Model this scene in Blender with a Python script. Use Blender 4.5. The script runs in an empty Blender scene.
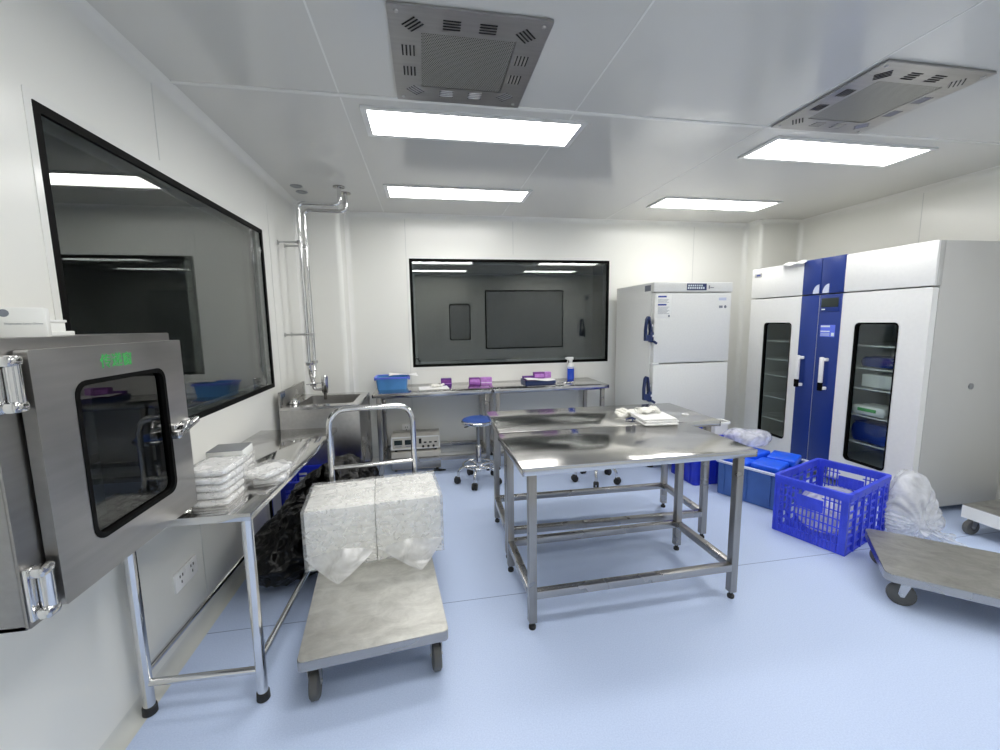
import bpy, bmesh, math, random
from mathutils import Vector, Matrix, noise
random.seed(7)
S = bpy.context.scene
COL = S.collection
PI = math.pi
# ------------------------------------------------------------------ room dimensions (metres)
XL, XR, YB, YF, H = -1.11, 4.17, 4.39, -0.75, 2.50

# ------------------------------------------------------------------ materials
def new_mat(name):
    m = bpy.data.materials.new(name); m.use_nodes = True
    nt = m.node_tree; nt.nodes.clear()
    out = nt.nodes.new('ShaderNodeOutputMaterial')
    return m, nt, out
def N(nt, t, **kw):
    n = nt.nodes.new(t)
    for k, v in kw.items():
        if k in n.inputs: n.inputs[k].default_value = v
        else: setattr(n, k, v)
    return n
def L(nt, a, b): nt.links.new(a, b)
def coords(nt, scale=(1, 1, 1)):
    tc = N(nt, 'ShaderNodeTexCoord'); mp = N(nt, 'ShaderNodeMapping'); mp.inputs['Scale'].default_value = scale
    L(nt, tc.outputs['Object'], mp.inputs['Vector']); return mp.outputs['Vector']
def ramp(nt, src, a, b, ca, cb):
    r = N(nt, 'ShaderNodeValToRGB'); r.color_ramp.elements[0].position = a; r.color_ramp.elements[1].position = b
    r.color_ramp.elements[0].color = (*ca, 1); r.color_ramp.elements[1].color = (*cb, 1)
    L(nt, src, r.inputs['Fac']); return r.outputs['Color']
def maprange(nt, src, a, b, c, d):
    r = N(nt, 'ShaderNodeMapRange'); 
    for i, v in enumerate((a, b, c, d)): r.inputs[i + 1].default_value = v
    L(nt, src, r.inputs[0]); return r.outputs[0]
def pbr(name, col, rough=.4, metal=0., spec=.5, scale=(8, 8, 8), var=.06, rvar=.06, bump=0., detail=4, coat=0., alpha=1., trans=0.):
    """principled with a noise that varies colour, roughness and (optionally) relief"""
    m, nt, out = new_mat(name)
    b = N(nt, 'ShaderNodeBsdfPrincipled', Metallic=metal, **{'Specular IOR Level': spec, 'Coat Weight': coat})
    n = N(nt, 'ShaderNodeTexNoise', Scale=1., Detail=detail); L(nt, coords(nt, scale), n.inputs['Vector'])
    lo = tuple(max(0, c * (1 - var)) for c in col); hi = tuple(min(1, c * (1 + var)) for c in col)
    L(nt, ramp(nt, n.outputs['Fac'], .3, .7, lo, hi), b.inputs['Base Color'])
    L(nt, maprange(nt, n.outputs['Fac'], .3, .7, max(.02, rough - rvar), rough + rvar), b.inputs['Roughness'])
    if bump:
        bp = N(nt, 'ShaderNodeBump', Strength=bump, Distance=.02); L(nt, n.outputs['Fac'], bp.inputs['Height']); L(nt, bp.outputs['Normal'], b.inputs['Normal'])
    if trans: b.inputs['Transmission Weight'].default_value = trans
    if alpha < 1: b.inputs['Alpha'].default_value = alpha
    L(nt, b.outputs[0], out.inputs[0]); return m
def emit(name, col, strength):
    m, nt, out = new_mat(name); e = N(nt, 'ShaderNodeEmission', Strength=strength); e.inputs['Color'].default_value = (*col, 1)
    L(nt, e.outputs[0], out.inputs[0]); return m
def film(name, col, opac, rough=.15, scale=14, bump=.5, f0=.06):
    """thin clear plastic: see-through, with milky creases and sharp highlights"""
    m, nt, out = new_mat(name)
    n = N(nt, 'ShaderNodeTexNoise', Scale=scale, Detail=5., Distortion=1.2); L(nt, coords(nt), n.inputs['Vector'])
    bp = N(nt, 'ShaderNodeBump', Strength=bump, Distance=.02); L(nt, n.outputs['Fac'], bp.inputs['Height'])
    d = N(nt, 'ShaderNodeBsdfDiffuse'); d.inputs['Color'].default_value = (*col, 1); L(nt, bp.outputs['Normal'], d.inputs['Normal'])
    tl = N(nt, 'ShaderNodeBsdfTranslucent'); tl.inputs['Color'].default_value = (*col, 1)
    dm = N(nt, 'ShaderNodeMixShader', Fac=.4); L(nt, d.outputs[0], dm.inputs[1]); L(nt, tl.outputs[0], dm.inputs[2])
    t = N(nt, 'ShaderNodeBsdfTransparent')
    g = N(nt, 'ShaderNodeBsdfGlossy', Roughness=rough); L(nt, bp.outputs['Normal'], g.inputs['Normal'])
    a = N(nt, 'ShaderNodeMixShader'); L(nt, maprange(nt, n.outputs['Fac'], .35, .65, opac * .6, min(1, opac * 1.4)), a.inputs[0])
    L(nt, t.outputs[0], a.inputs[1]); L(nt, dm.outputs[0], a.inputs[2])
    lw = N(nt, 'ShaderNodeLayerWeight', Blend=.5); pw = N(nt, 'ShaderNodeMath', operation='POWER'); pw.inputs[1].default_value = 5; L(nt, lw.outputs['Facing'], pw.inputs[0])
    mx = N(nt, 'ShaderNodeMixShader'); L(nt, maprange(nt, pw.outputs[0], 0, 1, f0, .6), mx.inputs[0])
    L(nt, a.outputs[0], mx.inputs[1]); L(nt, g.outputs[0], mx.inputs[2]); L(nt, mx.outputs[0], out.inputs[0]); return m
def glass(name, tint, f0):
    m, nt, out = new_mat(name)
    t = N(nt, 'ShaderNodeBsdfTransparent'); n = N(nt, 'ShaderNodeTexNoise', Scale=2.); L(nt, coords(nt), n.inputs['Vector'])
    L(nt, ramp(nt, n.outputs['Fac'], 0, 1, tuple(c * .98 for c in tint), tint), t.inputs['Color'])
    g = N(nt, 'ShaderNodeBsdfGlossy', Roughness=.0)
    lw = N(nt, 'ShaderNodeLayerWeight', Blend=.5); pw = N(nt, 'ShaderNodeMath', operation='POWER'); pw.inputs[1].default_value = 5; L(nt, lw.outputs['Facing'], pw.inputs[0])
    mx = N(nt, 'ShaderNodeMixShader'); L(nt, maprange(nt, pw.outputs[0], 0, 1, f0, 1), mx.inputs[0])
    L(nt, t.outputs[0], mx.inputs[1]); L(nt, g.outputs[0], mx.inputs[2]); L(nt, mx.outputs[0], out.inputs[0]); return m
def steel(name, base=.56, rough=.24, stretch=(3, 60, 60), bump=.03, warm=0., wave=0., rv=(.06, .08)):
    m, nt, out = new_mat(name)
    b = N(nt, 'ShaderNodeBsdfPrincipled', Metallic=1.)
    n = N(nt, 'ShaderNodeTexNoise', Scale=1., Detail=5.); L(nt, coords(nt, stretch), n.inputs['Vector'])
    n2 = N(nt, 'ShaderNodeTexNoise', Scale=3.5, Detail=3.); L(nt, coords(nt), n2.inputs['Vector'])
    c = (base * (1 + warm), base, base * (1 - 1.4 * warm))
    L(nt, ramp(nt, n.outputs['Fac'], .25, .75, tuple(x * .92 for x in c), tuple(x * 1.06 for x in c)), b.inputs['Base Color'])
    L(nt, maprange(nt, n2.outputs['Fac'], .3, .7, rough - rv[0], rough + rv[1]), b.inputs['Roughness'])
    bp = N(nt, 'ShaderNodeBump', Strength=bump, Distance=.01); L(nt, n.outputs['Fac'], bp.inputs['Height']); L(nt, bp.outputs['Normal'], b.inputs['Normal'])
    if wave:      # sheet metal is never quite flat
        w3 = N(nt, 'ShaderNodeTexNoise', Scale=2.2, Detail=1.); L(nt, coords(nt), w3.inputs['Vector'])
        b2 = N(nt, 'ShaderNodeBump', Strength=1., Distance=wave); L(nt, w3.outputs['Fac'], b2.inputs['Height']); L(nt, b2.outputs['Normal'], bp.inputs['Normal'])
    L(nt, b.outputs[0], out.inputs[0]); return m
def scuffed(name, base=.6):
    """steel plate worn by sliding loads: short scratches over soft smears"""
    m, nt, out = new_mat(name)
    b = N(nt, 'ShaderNodeBsdfPrincipled', Metallic=.9)
    n = N(nt, 'ShaderNodeTexNoise', Scale=9., Detail=8., Roughness=.68, Distortion=.5); L(nt, coords(nt, (1, 1.5, 1)), n.inputs['Vector'])
    w = N(nt, 'ShaderNodeTexNoise', Scale=1., Detail=3.); L(nt, coords(nt, (5, 60, 5)), w.inputs['Vector'])
    L(nt, ramp(nt, n.outputs['Fac'], .3, .72, (base * .72, base * .71, base * .66), (base * 1.2, base * 1.19, base * 1.12)), b.inputs['Base Color'])
    L(nt, maprange(nt, n.outputs['Fac'], .3, .7, .5, .34), b.inputs['Roughness'])
    bp = N(nt, 'ShaderNodeBump', Strength=.12, Distance=.01); L(nt, w.outputs['Fac'], bp.inputs['Height']); L(nt, bp.outputs['Normal'], b.inputs['Normal'])
    L(nt, b.outputs[0], out.inputs[0]); return m
def floor_mat():
    m, nt, out = new_mat('blue_vinyl')
    b = N(nt, 'ShaderNodeBsdfPrincipled', Roughness=.42, **{'Specular IOR Level': .35})
    v = coords(nt); sp = N(nt, 'ShaderNodeSeparateXYZ'); L(nt, v, sp.inputs[0])
    n = N(nt, 'ShaderNodeTexNoise', Scale=180., Detail=3.); L(nt, v, n.inputs['Vector'])
    n3 = N(nt, 'ShaderNodeTexNoise', Scale=420., Detail=1.); L(nt, v, n3.inputs['Vector'])
    base = ramp(nt, n.outputs['Fac'], .3, .7, (.50, .605, .835), (.585, .69, .915))
    fl = ramp(nt, n3.outputs['Fac'], .70, .76, (0, 0, 0), (1, 1, 1))
    mx = N(nt, 'ShaderNodeMixRGB'); L(nt, fl, mx.inputs[0]); L(nt, base, mx.inputs[1]); mx.inputs[2].default_value = (.62, .70, .85, 1)
    # welded sheet seams, two metres apart
    sub = N(nt, 'ShaderNodeMath', operation='PINGPONG'); sub.inputs[1].default_value = 1.0; L(nt, sp.outputs['Y'], sub.inputs[0])
    lt = N(nt, 'ShaderNodeMath', operation='LESS_THAN'); lt.inputs[1].default_value = .0022; L(nt, sub.outputs[0], lt.inputs[0])
    m2 = N(nt, 'ShaderNodeMixRGB'); L(nt, lt.outputs[0], m2.inputs[0]); L(nt, mx.outputs[0], m2.inputs[1]); m2.inputs[2].default_value = (.16, .23, .42, 1)
    L(nt, m2.outputs[0], b.inputs['Base Color'])
    bp = N(nt, 'ShaderNodeBump', Strength=.05, Distance=.002); L(nt, n.outputs['Fac'], bp.inputs['Height']); L(nt, bp.outputs['Normal'], b.inputs['Normal'])
    L(nt, b.outputs[0], out.inputs[0]); return m
def perforated(name):
    """sheet steel punched with a staggered grid of small round holes"""
    m, nt, out = new_mat(name)
    b = N(nt, 'ShaderNodeBsdfPrincipled', Metallic=.85, Roughness=.42)
    v = coords(nt, (120, 120, 120)); sp = N(nt, 'ShaderNodeSeparateXYZ'); L(nt, v, sp.inputs[0])
    def op(o, a, bb=None):
        q = N(nt, 'ShaderNodeMath', operation=o)
        for i, s in enumerate((a, bb)):
            if s is None: continue
            if isinstance(s, (int, float)): q.inputs[i].default_value = s
            else: L(nt, s, q.inputs[i])
        return q.outputs[0]
    row = op('FLOOR', sp.outputs['Y']); odd = op('MULTIPLY', op('MODULO', row, 2), .5)
    fx = op('SUBTRACT', op('FRACT', op('ADD', sp.outputs['X'], odd)), .5); fy = op('SUBTRACT', op('FRACT', sp.outputs['Y']), .5)
    d = op('SQRT', op('ADD', op('MULTIPLY', fx, fx), op('MULTIPLY', fy, fy)))
    hole = op('LESS_THAN', d, .30)
    mx = N(nt, 'ShaderNodeMixRGB'); L(nt, hole, mx.inputs[0]); mx.inputs[1].default_value = (.42, .42, .39, 1); mx.inputs[2].default_value = (.02, .02, .02, 1)
    L(nt, mx.outputs[0], b.inputs['Base Color']); L(nt, b.outputs[0], out.inputs[0]); return m
def crumple(name, col, rough, scale=9, bump=.8, spec=.6):
    m, nt, out = new_mat(name)
    b = N(nt, 'ShaderNodeBsdfPrincipled', Roughness=rough, **{'Specular IOR Level': spec}); b.inputs['Base Color'].default_value = (*col, 1)
    v = coords(nt); n0 = N(nt, 'ShaderNodeTexNoise', Scale=scale * .5, Detail=3.); L(nt, v, n0.inputs['Vector'])
    vm = N(nt, 'ShaderNodeVectorMath', operation='ADD'); L(nt, v, vm.inputs[0]); sc = N(nt, 'ShaderNodeVectorMath', operation='SCALE'); sc.inputs['Scale'].default_value = .25
    L(nt, n0.outputs['Color'], sc.inputs[0]); L(nt, sc.outputs[0], vm.inputs[1])
    vo = N(nt, 'ShaderNodeTexVoronoi', Scale=scale, feature='F1'); L(nt, vm.outputs[0], vo.inputs['Vector'])
    n = N(nt, 'ShaderNodeTexNoise', Scale=scale * 2.5, Detail=4.); L(nt, v, n.inputs['Vector'])
    ad = N(nt, 'ShaderNodeMath', operation='ADD'); L(nt, vo.outputs['Distance'], ad.inputs[0]); L(nt, n.outputs['Fac'], ad.inputs[1])
    bp = N(nt, 'ShaderNodeBump', Strength=bump, Distance=.03); L(nt, ad.outputs[0], bp.inputs['Height']); L(nt, bp.outputs['Normal'], b.inputs['Normal'])
    L(nt, b.outputs[0], out.inputs[0]); return m

M = dict(
    wall=pbr('wall_panel', (.82, .82, .775), .23, spec=.5, scale=(1.2, 1.2, 1.2), var=.008, rvar=.0),
    ceil=pbr('ceiling_panel', (.67, .665, .63), .14, spec=.6, scale=(1.0, 1.0, 1.0), var=.008, rvar=.0),
    trim=pbr('white_profile', (.82, .82, .785), .16, spec=.55, var=.01, rvar=0),
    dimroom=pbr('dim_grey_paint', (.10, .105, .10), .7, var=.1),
    floor=floor_mat(),
    base=pbr('base_profile', (.62, .63, .60), .35, spec=.5, scale=(4, 4, 4), var=.05),
    black=pbr('black_frame', (.004, .004, .004), .5, spec=.06, var=.2),
    rubber=pbr('black_rubber', (.015, .015, .015), .6, var=.2),
    pane=glass('window_glass', (.86, .88, .87), .072),
    cabglass=glass('cabinet_glass', (.90, .94, .93), .045),
    dimglass=pbr('dim_glass', (.50, .51, .50), .12, spec=.6, var=.03),
    dgl=glass('dark_glass', (.40, .43, .42), .07),
    steel=steel('brushed_steel', .41, .25, warm=.03),
    steelw=steel('worktop_steel', .58, .15, (2.5, 40, 40), .02, .015, .020, (.04, .05)),
    steelv=steel('upright_steel', .34, .29, (60, 60, 3), .03, .04),
    satin=steel('satin_steel', .46, .34, (40, 3, 40), .02, .02),
    chrome=steel('chrome', .72, .09, (4, 4, 4), .0),
    vent=steel('vent_steel', .42, .33, (4, 60, 4), .02, .01),
    perf=perforated('perforated_steel'),
    plate=scuffed('scuffed_plate', .62),
    plate2=scuffed('dull_plate', .42),
    polished=steel('polished_worktop', .62, .085, (2, 6, 6), .012, .015),
    dimsteel=steel('dimmed_body_steel', .34, .36, (40, 3, 40), .02, .02),  # satin steel darkened in colour to stand in for dimmer reflections on the body
    dark=pbr('dark_slot', (.01, .01, .01), .7, var=.2),
    light=emit('led_panel', (1.0, .99, .965), 14.0),
    alum=pbr('white_aluminium', (.75, .76, .75), .35, metal=.2, var=.02),
    white=pbr('white_plastic', (.82, .83, .82), .35, var=.02),
    paper=pbr('white_paper', (.88, .88, .87), .7, spec=.2, scale=(20, 20, 20), var=.03, bump=.05),
    card=pbr('white_card', (.84, .85, .82), .6, spec=.3, var=.02),
    greycard=pbr('grey_card', (.25, .26, .27), .5, var=.08),
    freezer=pbr('freezer_paint', (.76, .77, .745), .42, spec=.4, scale=(60, 60, 60), var=.02, bump=.02),
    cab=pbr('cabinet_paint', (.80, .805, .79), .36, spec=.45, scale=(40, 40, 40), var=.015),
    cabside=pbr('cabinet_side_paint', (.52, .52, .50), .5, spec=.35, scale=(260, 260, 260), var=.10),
    blue=pbr('cabinet_blue', (.010, .035, .215), .30, spec=.5, scale=(2, 2, 2), var=.03, rvar=.0),
    navy=pbr('navy_plastic', (.018, .035, .12), .35, spec=.5, var=.08),
    lcd=pbr('display_glass', (.02, .03, .028), .12, spec=.6, var=.2),
    digits=pbr('display_digits', (.70, .78, .82), .4, var=.05),
    ink=pbr('grey_ink', (.20, .22, .26), .6, var=.1),
    inkblue=pbr('blue_ink', (.03, .06, .32), .5, var=.1),
    green=pbr('green_lettering', (.045, .40, .09), .5, var=.05),
    interior=pbr('cabinet_liner', (.80, .83, .82), .4, var=.05),
    wire=pbr('shelf_wire', (.70, .72, .71), .35, metal=.3, var=.05),
    crate=pbr('blue_crate', (.045, .075, .72), .36, spec=.5, scale=(14, 14, 14), var=.12, bump=.03),
    crate2=pbr('deep_blue_crate', (.016, .035, .52), .4, spec=.45, scale=(14, 14, 14), var=.12),
    bin=pbr('blue_grey_bin', (.055, .135, .40), .42, spec=.45, scale=(9, 9, 9), var=.1, bump=.05),
    rimw=pbr('pale_rim', (.55, .60, .74), .4, var=.05),
    icepack=pbr('blue_pack', (.008, .105, .82), .38, spec=.5, scale=(12, 12, 12), var=.12, bump=.1),
    basket=pbr('light_blue_plastic', (.075, .27, .62), .38, spec=.5, var=.1),
    basketrim=pbr('violet_blue_plastic', (.11, .17, .75), .4, var=.08),
    purple=pbr('purple_card', (.085, .015, .20), .5, scale=(30, 30, 30), var=.25),
    lilac=pbr('lilac_card', (.50, .22, .62), .5, scale=(30, 30, 30), var=.2),
    magenta=pbr('magenta_card', (.17, .03, .25), .5, scale=(30, 30, 30), var=.3),
    liquid=pbr('blue_liquid', (.02, .08, .62), .2, spec=.6, var=.05),
    seat=pbr('blue_vinyl_seat', (.03, .085, .34), .42, var=.08),
    beige=pbr('beige_metal', (.60, .58, .52), .45, var=.04),
    bag=crumple('black_bag', (.002, .002, .002), .15, 10, .35, .26),
    milky=film('milky_bag', (.93, .94, .95), .46, .14, 9, .35, .06),
    wrap=film('clear_wrap', (.95, .95, .94), .25, .14, 16, .30, .05),
    bagclear=film('clear_bag', (.93, .94, .97), .50, .10, 14, .5, .09),
    foam=pbr('white_foam', (.90, .90, .87), .75, spec=.2, scale=(30, 30, 30), var=.03),
    wrapped=pbr('wrapped_paper', (.82, .83, .82), .35, spec=.6, scale=(26, 26, 26), var=.06, bump=.5),
    glove=pbr('latex_glove', (.86, .85, .79), .5, spec=.3, scale=(20, 20, 20), var=.04, bump=.3),
    caster=pbr('caster_tyre', (.10, .10, .095), .55, var=.15),
    zinc=steel('zinc', .55, .33, (10, 10, 10), .02),
    socket=pbr('socket_plastic', (.94, .94, .93), .3, var=.01),
)

# ------------------------------------------------------------------ mesh builder
class MB:
    def __init__(self): self.v = []; self.f = []; self.mi = []; self.mats = []
    def add(self, vs, fs, T=None, mi=0):
        o = len(self.v)
        self.v += [tuple(T @ Vector(p)) for p in vs] if T is not None else [tuple(p) for p in vs]
        self.f += [tuple(i + o for i in f) for f in fs]; self.mi += [mi] * len(fs); return self
    def from_bm(self, bm, T=None, mi=0):
        bm.verts.index_update()
        self.add([v.co[:] for v in bm.verts], [[v.index for v in f.verts] for f in bm.faces], T, mi); bm.free(); return self
    def box(self, x0, x1, y0, y1, z0, z1, bev=0., T=None, mi=0, seg=2):
        bm = bmesh.new(); bmesh.ops.create_cube(bm, size=1)
        for v in bm.verts:
            v.co = ((x0 + x1) / 2 + v.co.x * (x1 - x0), (y0 + y1) / 2 + v.co.y * (y1 - y0), (z0 + z1) / 2 + v.co.z * (z1 - z0))
        if bev: bmesh.ops.bevel(bm, geom=bm.edges[:], offset=bev, segments=seg, affect='EDGES', profile=.5)
        return self.from_bm(bm, T, mi)
    def tube(self, pts, r, seg=12, T=None, mi=0, cap=True):
        pts = [Vector(p) for p in pts]; n = len(pts); vs = []; fs = []
        rad = r if isinstance(r, (list, tuple)) else [r] * n
        up = None
        for i, p in enumerate(pts):
            d = (pts[min(i + 1, n - 1)] - pts[max(i - 1, 0)]).normalized()
            if up is None: up = Vector((0, 0, 1)) if abs(d.z) < .9 else Vector((1, 0, 0))
            a = (up - d * up.dot(d)).normalized(); b = d.cross(a); up = a
            vs += [p + (a * math.cos(2 * PI * k / seg) + b * math.sin(2 * PI * k / seg)) * rad[i] for k in range(seg)]
        for i in range(n - 1):
            for k in range(seg):
                k2 = (k + 1) % seg; fs.append((i * seg + k, i * seg + k2, (i + 1) * seg + k2, (i + 1) * seg + k))
        if cap: fs += [tuple(range(seg))[::-1], tuple((n - 1) * seg + k for k in range(seg))]
        return self.add(vs, fs, T, mi)
    def cyl(self, p0, p1, r, seg=20, T=None, mi=0): return self.tube([p0, p1], r, seg, T, mi)
    def lathe(self, prof, seg=28, T=None, mi=0):
        vs = []; fs = []; n = len(prof)
        for r, z in prof: vs += [(r * math.cos(2 * PI * k / seg), r * math.sin(2 * PI * k / seg), z) for k in range(seg)]
        for i in range(n - 1):
            for k in range(seg):
                k2 = (k + 1) % seg; fs.append((i * seg + k, i * seg + k2, (i + 1) * seg + k2, (i + 1) * seg + k))
        fs += [tuple(range(seg))[::-1], tuple((n - 1) * seg + k for k in range(seg))]
        return self.add(vs, fs, T, mi)
    def prism(self, pts, z0, z1, T=None, mi=0):
        n = len(pts); vs = [(x, y, z0) for x, y in pts] + [(x, y, z1) for x, y in pts]
        fs = [tuple(range(n))[::-1], tuple(range(n, 2 * n))] + [(k, (k + 1) % n, n + (k + 1) % n, n + k) for k in range(n)]
        return self.add(vs, fs, T, mi)
    def frame(self, outer, inner, z0, z1, T=None, mi=0):
        n = len(outer); vs = []
        for z in (z0, z1):
            for ring in (outer, inner): vs += [(x, y, z) for x, y in ring]
        fs = []
        for k in range(n):
            j = (k + 1) % n
            fs += [(k, n + k, n + j, j), (2 * n + k, 2 * n + j, 3 * n + j, 3 * n + k), (k, j, 2 * n + j, 2 * n + k), (n + j, n + k, 3 * n + k, 3 * n + j)]
        return self.add(vs, fs, T, mi)
    def grid(self, fn, nu, nv, T=None, mi=0, closed_u=False):
        vs = [fn(i / (nu if closed_u else nu - 1), j / (nv - 1)) for j in range(nv) for i in range(nu)]; fs = []
        for j in range(nv - 1):
            for i in range(nu if closed_u else nu - 1):
                i2 = (i + 1) % nu; fs.append((j * nu + i, j * nu + i2, (j + 1) * nu + i2, (j + 1) * nu + i))
        return self.add(vs, fs, T, mi)
    def build(self, name, mats, parent=None, angle=38):
        me = bpy.data.meshes.new(name); me.from_pydata(self.v, [], self.f); me.update()
        bm = bmesh.new(); bm.from_mesh(me); bmesh.ops.recalc_face_normals(bm, faces=bm.faces); bm.to_mesh(me); bm.free()
        for m in (mats if isinstance(mats, (list, tuple)) else [mats]): me.materials.append(m)
        for p, i in zip(me.polygons, self.mi): p.use_smooth = True; p.material_index = i
        me.set_sharp_from_angle(angle=math.radians(angle))
        o = bpy.data.objects.new(name, me); COL.objects.link(o)
        if parent is not None: o.parent = parent
        return o
def rrect(w, h, r, n=6, cx=0, cy=0):
    pts = []
    for sx, sy, a0 in ((1, 1, 0), (-1, 1, 90), (-1, -1, 180), (1, -1, 270)):
        for k in range(n + 1):
            a = math.radians(a0 + 90 * k / n); pts.append((cx + sx * (w / 2 - r) + r * math.cos(a), cy + sy * (h / 2 - r) + r * math.sin(a)))
    return pts
def bend(pts, r, n=6):
    """round the corners of a polyline"""
    P = [Vector(p) for p in pts]; out = [P[0]]
    for i in range(1, len(P) - 1):
        a = (P[i - 1] - P[i]).normalized(); b = (P[i + 1] - P[i]).normalized(); s = P[i] + a * r; e = P[i] + b * r
        for k in range(n + 1):
            t = k / n; out.append(s * (1 - t) ** 2 + P[i] * 2 * t * (1 - t) + e * t ** 2)
    out.append(P[-1]); return out
AX = {'-Y': ((1, 0, 0), (0, 0, 1), (0, -1, 0)), '-X': ((0, -1, 0), (0, 0, 1), (-1, 0, 0)), '+X': ((0, 1, 0), (0, 0, 1), (1, 0, 0)),
      'down': ((1, 0, 0), (0, -1, 0), (0, 0, -1)), 'up': ((1, 0, 0), (0, 1, 0), (0, 0, 1)), '+Y': ((-1, 0, 0), (0, 0, 1), (0, 1, 0))}
def F(kind, o=(0, 0, 0)):
    u, v, n = AX[kind]
    return Matrix(((u[0], v[0], n[0], o[0]), (u[1], v[1], n[1], o[1]), (u[2], v[2], n[2], o[2]), (0, 0, 0, 1)))
def TR(x=0, y=0, z=0, rz=0, rx=0, ry=0): return Matrix.Translation((x, y, z)) @ Matrix.Rotation(rz, 4, 'Z') @ Matrix.Rotation(ry, 4, 'Y') @ Matrix.Rotation(rx, 4, 'X')
def thing(name, label, cat, loc=(0, 0, 0), rz=0, group=None):
    o = bpy.data.objects.new(name, None); o.empty_display_size = .1; COL.objects.link(o)
    o.location = loc; o.rotation_euler = (0, 0, rz); return tag(o, label, cat, group)
def tag(o, label, cat, group=None):
    o['label'] = label; o['category'] = cat
    if group: o['group'] = group
    return o
def at(o, loc, rz=0): o.location = loc; o.rotation_euler = (0, 0, rz); return o
def struct(o): o['kind'] = 'structure'; return o
def copy_tree(o, parent=None):
    c = o.copy(); COL.objects.link(c); c.parent = parent
    for ch in list(o.children): copy_tree(ch, c)
    return c
def text(name, s, size, mat, T, parent=None, depth=.0006, bold=0):
    cu = bpy.data.curves.new(name, 'FONT'); cu.body = s; cu.size = size; cu.align_x = 'CENTER'; cu.align_y = 'CENTER'; cu.extrude = depth; cu.offset = bold
    t = bpy.data.objects.new('tmp_text', cu); COL.objects.link(t)
    bpy.context.view_layer.update()
    me = bpy.data.meshes.new_from_object(t.evaluated_get(bpy.context.evaluated_depsgraph_get()))
    bpy.data.objects.remove(t); bpy.data.curves.remove(cu)
    me.transform(T); me.materials.clear(); me.materials.append(mat); me.name = name
    o = bpy.data.objects.new(name, me); COL.objects.link(o)
    if parent is not None: o.parent = parent
    return o

# ================================================================== THE ROOM
struct(MB().box(XL - .06, XR + .06, YF - .06, YB + .06, -.06, 0).build('floor', M['floor']))
struct(MB().box(XL - .06, XR + .06, YF - .06, YB + .06, H, H + .06).build('ceiling', M['ceil']))
LW = (1.523, 3.283, .978, 2.095)       # left window: y0 y1 z0 z1
BW = (-.142, 2.0, .974, 2.074)         # back window: x0 x1 z0 z1
w = MB()
for b in ((YF, LW[0], 0, H), (LW[1], YB + .06, 0, H), (LW[0], LW[1], 0, LW[2]), (LW[0], LW[1], LW[3], H)): w.box(XL - .06, XL, b[0], b[1], b[2], b[3])
struct(w.build('wall_left', M['wall']))
w = MB()
for b in ((XL, BW[0], 0, H), (BW[1], XR, 0, H), (BW[0], BW[1], 0, BW[2]), (BW[0], BW[1], BW[3], H)): w.box(b[0], b[1], YB, YB + .06, b[2], b[3])
struct(w.build('wall_back', M['wall']))
struct(MB().box(XR, XR + .06, YF, YB, 0, H).build('wall_right', M['wall']))
struct(MB().box(XL, XR, YF - .06, YF, 0, H).build('wall_front', M['wall']))
# boxed columns in the two far corners (rounded outer edge)
def column(name, x0, x1, y0, side):
    r = .045; pts = []
    if side == 'L':
        pts = [(x0, YB), (x0, y0)] + [(x1 - r + r * math.sin(a), y0 + r - r * math.cos(a)) for a in [PI / 2 * k / 8 for k in range(9)]] + [(x1, YB)]
    else:
        pts = [(x1, YB), (x0, YB)] + [(x0 + r - r * math.cos(a), y0 + r - r * math.sin(a)) for a in [PI / 2 * k / 8 for k in range(9)]] + [(x1, y0)]
    return struct(MB().prism(pts, 0, H).build(name, M['wall']))
CLX, CLY, CRX, CRY = -.735, 4.10, 3.665, 4.17
column('wall_column_left', XL, CLX, CLY, 'L'); column('wall_column_right', CRX, XR, CRY, 'R')
# concave corner profiles: crowns, vertical coves, base coves
def cove(name, p0, p1, a, b, r, mat=M['trim']):
    """quarter round filling the corner between directions a and b along p0-p1"""
    a, b = Vector(a), Vector(b); m = MB(); prof = [Vector((0, 0, 0)), a * r]
    prof += [(a + b) * r - (a * math.sin(t) + b * math.cos(t)) * r for t in [PI / 2 * k / 8 for k in range(9)]]
    prof = [Vector((0, 0, 0))] + [(a + b) * r - (b * math.cos(t) + a * math.sin(t)) * r for t in [PI / 2 * k / 8 for k in range(9)]]
    vs = [Vector(p0) + q for q in prof] + [Vector(p1) + q for q in prof]; n = len(prof)
    m.add(vs, [tuple(range(n))[::-1], tuple(range(n, 2 * n))] + [(k, (k + 1) % n, n + (k + 1) % n, n + k) for k in range(n)])
    return struct(m.build(name, mat))
X, Y, Z = Vector((1, 0, 0)), Vector((0, 1, 0)), Vector((0, 0, 1)); r = .045
runs = [((XL, YF, H), (XL, CLY, H), X, -Z), ((XL, CLY, H), (CLX, CLY, H), -Y, -Z), ((CLX, CLY, H), (CLX, YB, H), X, -Z), ((CLX, YB, H), (CRX, YB, H), -Y, -Z),
        ((CRX, CRY, H), (CRX, YB, H), -X, -Z), ((CRX, CRY, H), (XR, CRY, H), -Y, -Z), ((XR, YF, H), (XR, CRY, H), -X, -Z), ((XL, YF, H), (XR, YF, H), Y, -Z)]
k = 1
for p0, p1, a, b in runs: cove('trim_%d' % k, p0, p1, a, b, r); k += 1
for x, y, a, b in ((XL, CLY, X, -Y), (CLX, YB, X, -Y), (CRX, YB, -X, -Y), (XR, CRY, -X, -Y)): cove('trim_%d' % k, (x, y, 0), (x, y, H), a, b, r); k += 1
names = iter(('baseboard_left', 'baseboard_corner_left', 'baseboard_column_left', 'baseboard_back', 'baseboard_column_right', 'baseboard_corner_right', 'baseboard_right', 'baseboard_front'))
for (p0, p1, a, b), nm in zip(runs, names): cove(nm, (p0[0], p0[1], 0), (p1[0], p1[1], 0), a, Z, .05, M['base'])
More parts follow.
